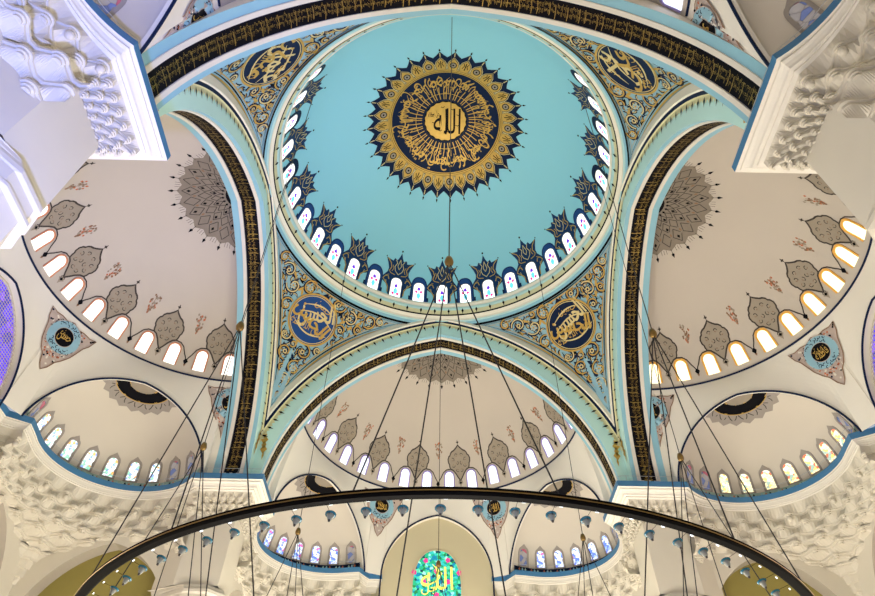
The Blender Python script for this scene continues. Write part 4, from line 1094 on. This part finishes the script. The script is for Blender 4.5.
mb.grid([[(r * cos(2 * pi * j / 96), r * sin(2 * pi * j / 96), Z2 + z) for j in range(96)] for r, z in ((R2, .02), (R2, 0), (R2 - .025, 0), (R2 - .025, .02), (R2, .02))], 'black_metal', closed=True); mb.build('inner_ring', ring_root, RP)
lamp0 = rim0 = arm0 = None
NL = 86; RL = .936
def lamp_meshes():
    a = MB(); a.lathe([(.0, -.0085), (.0026, -.008), (.0028, -.0045)], (0, 0, 0), 'dark_taupe', 10); a.lathe([(.0028, -.0045), (.0045, -.003), (.0062, .001), (.0070, .005), (.0088, .009), (.0082, .009), (.006, .005), (.004, .0)], (0, 0, 0), 'lamp_glass', 12)
    b = MB(); b.lathe([(.0086, .0085), (.0122, .0100), (.0124, .0118), (.0086, .0105), (.0086, .0085)], (0, 0, 0), 'lamp_blue', 14)
    c = MB(); c.tube([(.0, 0, -.003), (.012, 0, .012), (.040, 0, .010)], .0005, 'black_metal', 5)
    e = MB(); e.box((.033, .012, .006), (.002, .008, .002), 'led_white')
    return a, b, c, e
A_, B_, C_, D_ = lamp_meshes()
for q in range(NL):
    a = rad(-91.7 + 360 / NL * q); p = Vector((RL * cos(a), RL * sin(a), -.018)) * S
    if q == 0:
        l0 = A_.build('lamp', ring_root, (0, 0, 0), True); r0_ = B_.build('lamp_rim', l0, (0, 0, 0), True); s0 = C_.build('lamp_arm', l0, (0, 0, 0)); e0_ = D_.build('led_block', l0, (0, 0, 0)); r0_['label'] = 'blue glass rim'; l, r_, s_ = l0, r0_, s0
    else:
        l = l0.copy(); COL.objects.link(l); l.parent = ring_root
        for ch in (r0_, s0, e0_):
            e = ch.copy(); COL.objects.link(e); e.parent = l
    l.location = p; l.rotation_euler = (0, rad(-14), a); l.scale = (.85, .85, .85)
KN = {-90: (449, 262), -135: (240, 327), -45: (653, 334), 180: (203.5, 447), 0: (680.6, 457.7), 135: (298, 532), 45: (583, 538), 90: (438.5, 564.5)}
for an, px in KN.items():
    u = cam_ray(*px); a = rad(an); base = Vector((.95 * cos(a), .95 * sin(a)))
    # knob: on the picture ray, at the hanger's own azimuth
    best = None
    for q in range(400):
        z = 1.05 + q * .002; t = z / u.z; p = Vector((CX + u.x * t, CY + u.y * t)); e = (p - base).length
        if best is None or e < best[0]: best = (e, Vector((p.x, p.y, z)))
    kp = best[1]
    top = {-135: Vector((-.70, -.61, 3.28)), -45: Vector((.735, -.55, 3.28)), -90: Vector((0.01, -.962, 3.28))}.get(an)
    if top is None:
        rr = Vector((kp.x, kp.y)).normalized() * .955; top = Vector((rr.x, rr.y, 3.28))
    mb = MB(); mb.tube([top, kp], .0016, 'cable', 5); mb.build('rod', ring_root, RP)
    mb = MB(); mb.lathe([(.0, .020), (.008, .017), (.011, .008), (.0125, 0), (.011, -.008), (.007, -.014), (.0, -.016)], kp, 'brass', 12); mb.build('knob', ring_root, RP, True)
    ka = atan2(kp.y, kp.x)
    for da, R_, z_ in ((-10.9, CRR - .010, CZR), (10.9, CRR - .010, CZR), (-10, R2 - .012, Z2 + .02), (10, R2 - .012, Z2 + .02)):
        b = a + rad(da); mb = MB(); mb.tube([kp, (R_ * cos(b), R_ * sin(b), z_)], .0017, 'cable', 5); mb.build('cable', ring_root, RP)

# small floodlights on the cornice at the foot of the black bands
for sx, nm in ((-1, 'left'), (1, 'right')):
    for q, w in enumerate(('outermost', 'middle', 'innermost')):
        x = sx * (1.165 - .035 * q); y = .990
        t = tag(empty('floodlight', (x, y, HC)), 'tiny white floodlight on the far %s pier cornice, %s of three' % (nm, w), 'floodlight', 'floodlights on the cornices')
        mb = MB(); mb.box((x, y, HC + .024), (.016, .010, .020), 'lamp_grey'); mb.build('body', t, (x, y, HC))
        mb = MB(); mb.box((x, y, HC + .007), (.006, .006, .014), 'black_metal'); mb.build('bracket', t, (x, y, HC))

# ------------------------------------------------------------------ floor and outer closure
mb = MB(); mb.add([(-2.4, -2.4, ZF), (2.4, -2.4, ZF), (2.4, 2.4, ZF), (-2.4, 2.4, ZF)], [(0, 1, 2, 3)], 'carpet')
tag(mb.build('floor'), 'plain grey-brown carpeted floor', 'floor', kind='structure')

# ------------------------------------------------------------------ light
def light(name, typ, p, energy, col=(1, 1, 1), size=1.0, **kw):
    l = bpy.data.lights.new(name, typ); l.energy = energy; l.color = col
    if typ == 'POINT': l.shadow_soft_size = size
    if typ == 'AREA': l.shape = 'DISK'; l.size = size
    if typ == 'SPOT': l.shadow_soft_size = size; l.spot_size = kw.get('angle', 1.6); l.spot_blend = .7
    o = bpy.data.objects.new(name, l); COL.objects.link(o); o.location = (p[0] * S, p[1] * S, p[2] * S + Z0)
    if 'aim' in kw:
        v = Vector(kw['aim']) - Vector(p); o.rotation_euler = v.to_track_quat('-Z', 'Y').to_euler()
    return o
for x, y, e in ((-.5, .35, 950), (.5, .35, 950), (-.42, .95, 650), (.42, .95, 650), (0, -.25, 500)):   # added unseen fill lights low in the hall, no real lamps there
    light('hall_fill', 'POINT', (x, y, .0), e, (1, .95, .85), .6)
for k in range(4):                         # added unseen fills under the four half domes, the near one blue
    p = rotq((0, 1.45, .1), k); light('half_dome_fill', 'POINT', p, (720, 680, 330, 640)[k], (1, .92, .78) if k != 2 else (.45, .58, 1), .8)
light('blue_pier_fill', 'SPOT', (-.40, -1.65, .1), 5200, (.24, .33, 1.0), .3, angle=1.0, aim=(-1.12, -1.2, 1.75))  # added unseen spot, tints the near left pier lavender

w = bpy.data.worlds.new('world'); scene.world = w; w.use_nodes = True
w.node_tree.nodes['Background'].inputs[0].default_value = (.75, .85, 1, 1); w.node_tree.nodes['Background'].inputs[1].default_value = .3
scene.view_settings.view_transform = 'Standard'; scene.view_settings.look = 'None'; scene.view_settings.gamma = 1; scene.view_settings.use_curve_mapping = False
scene.view_settings.exposure = 1.02
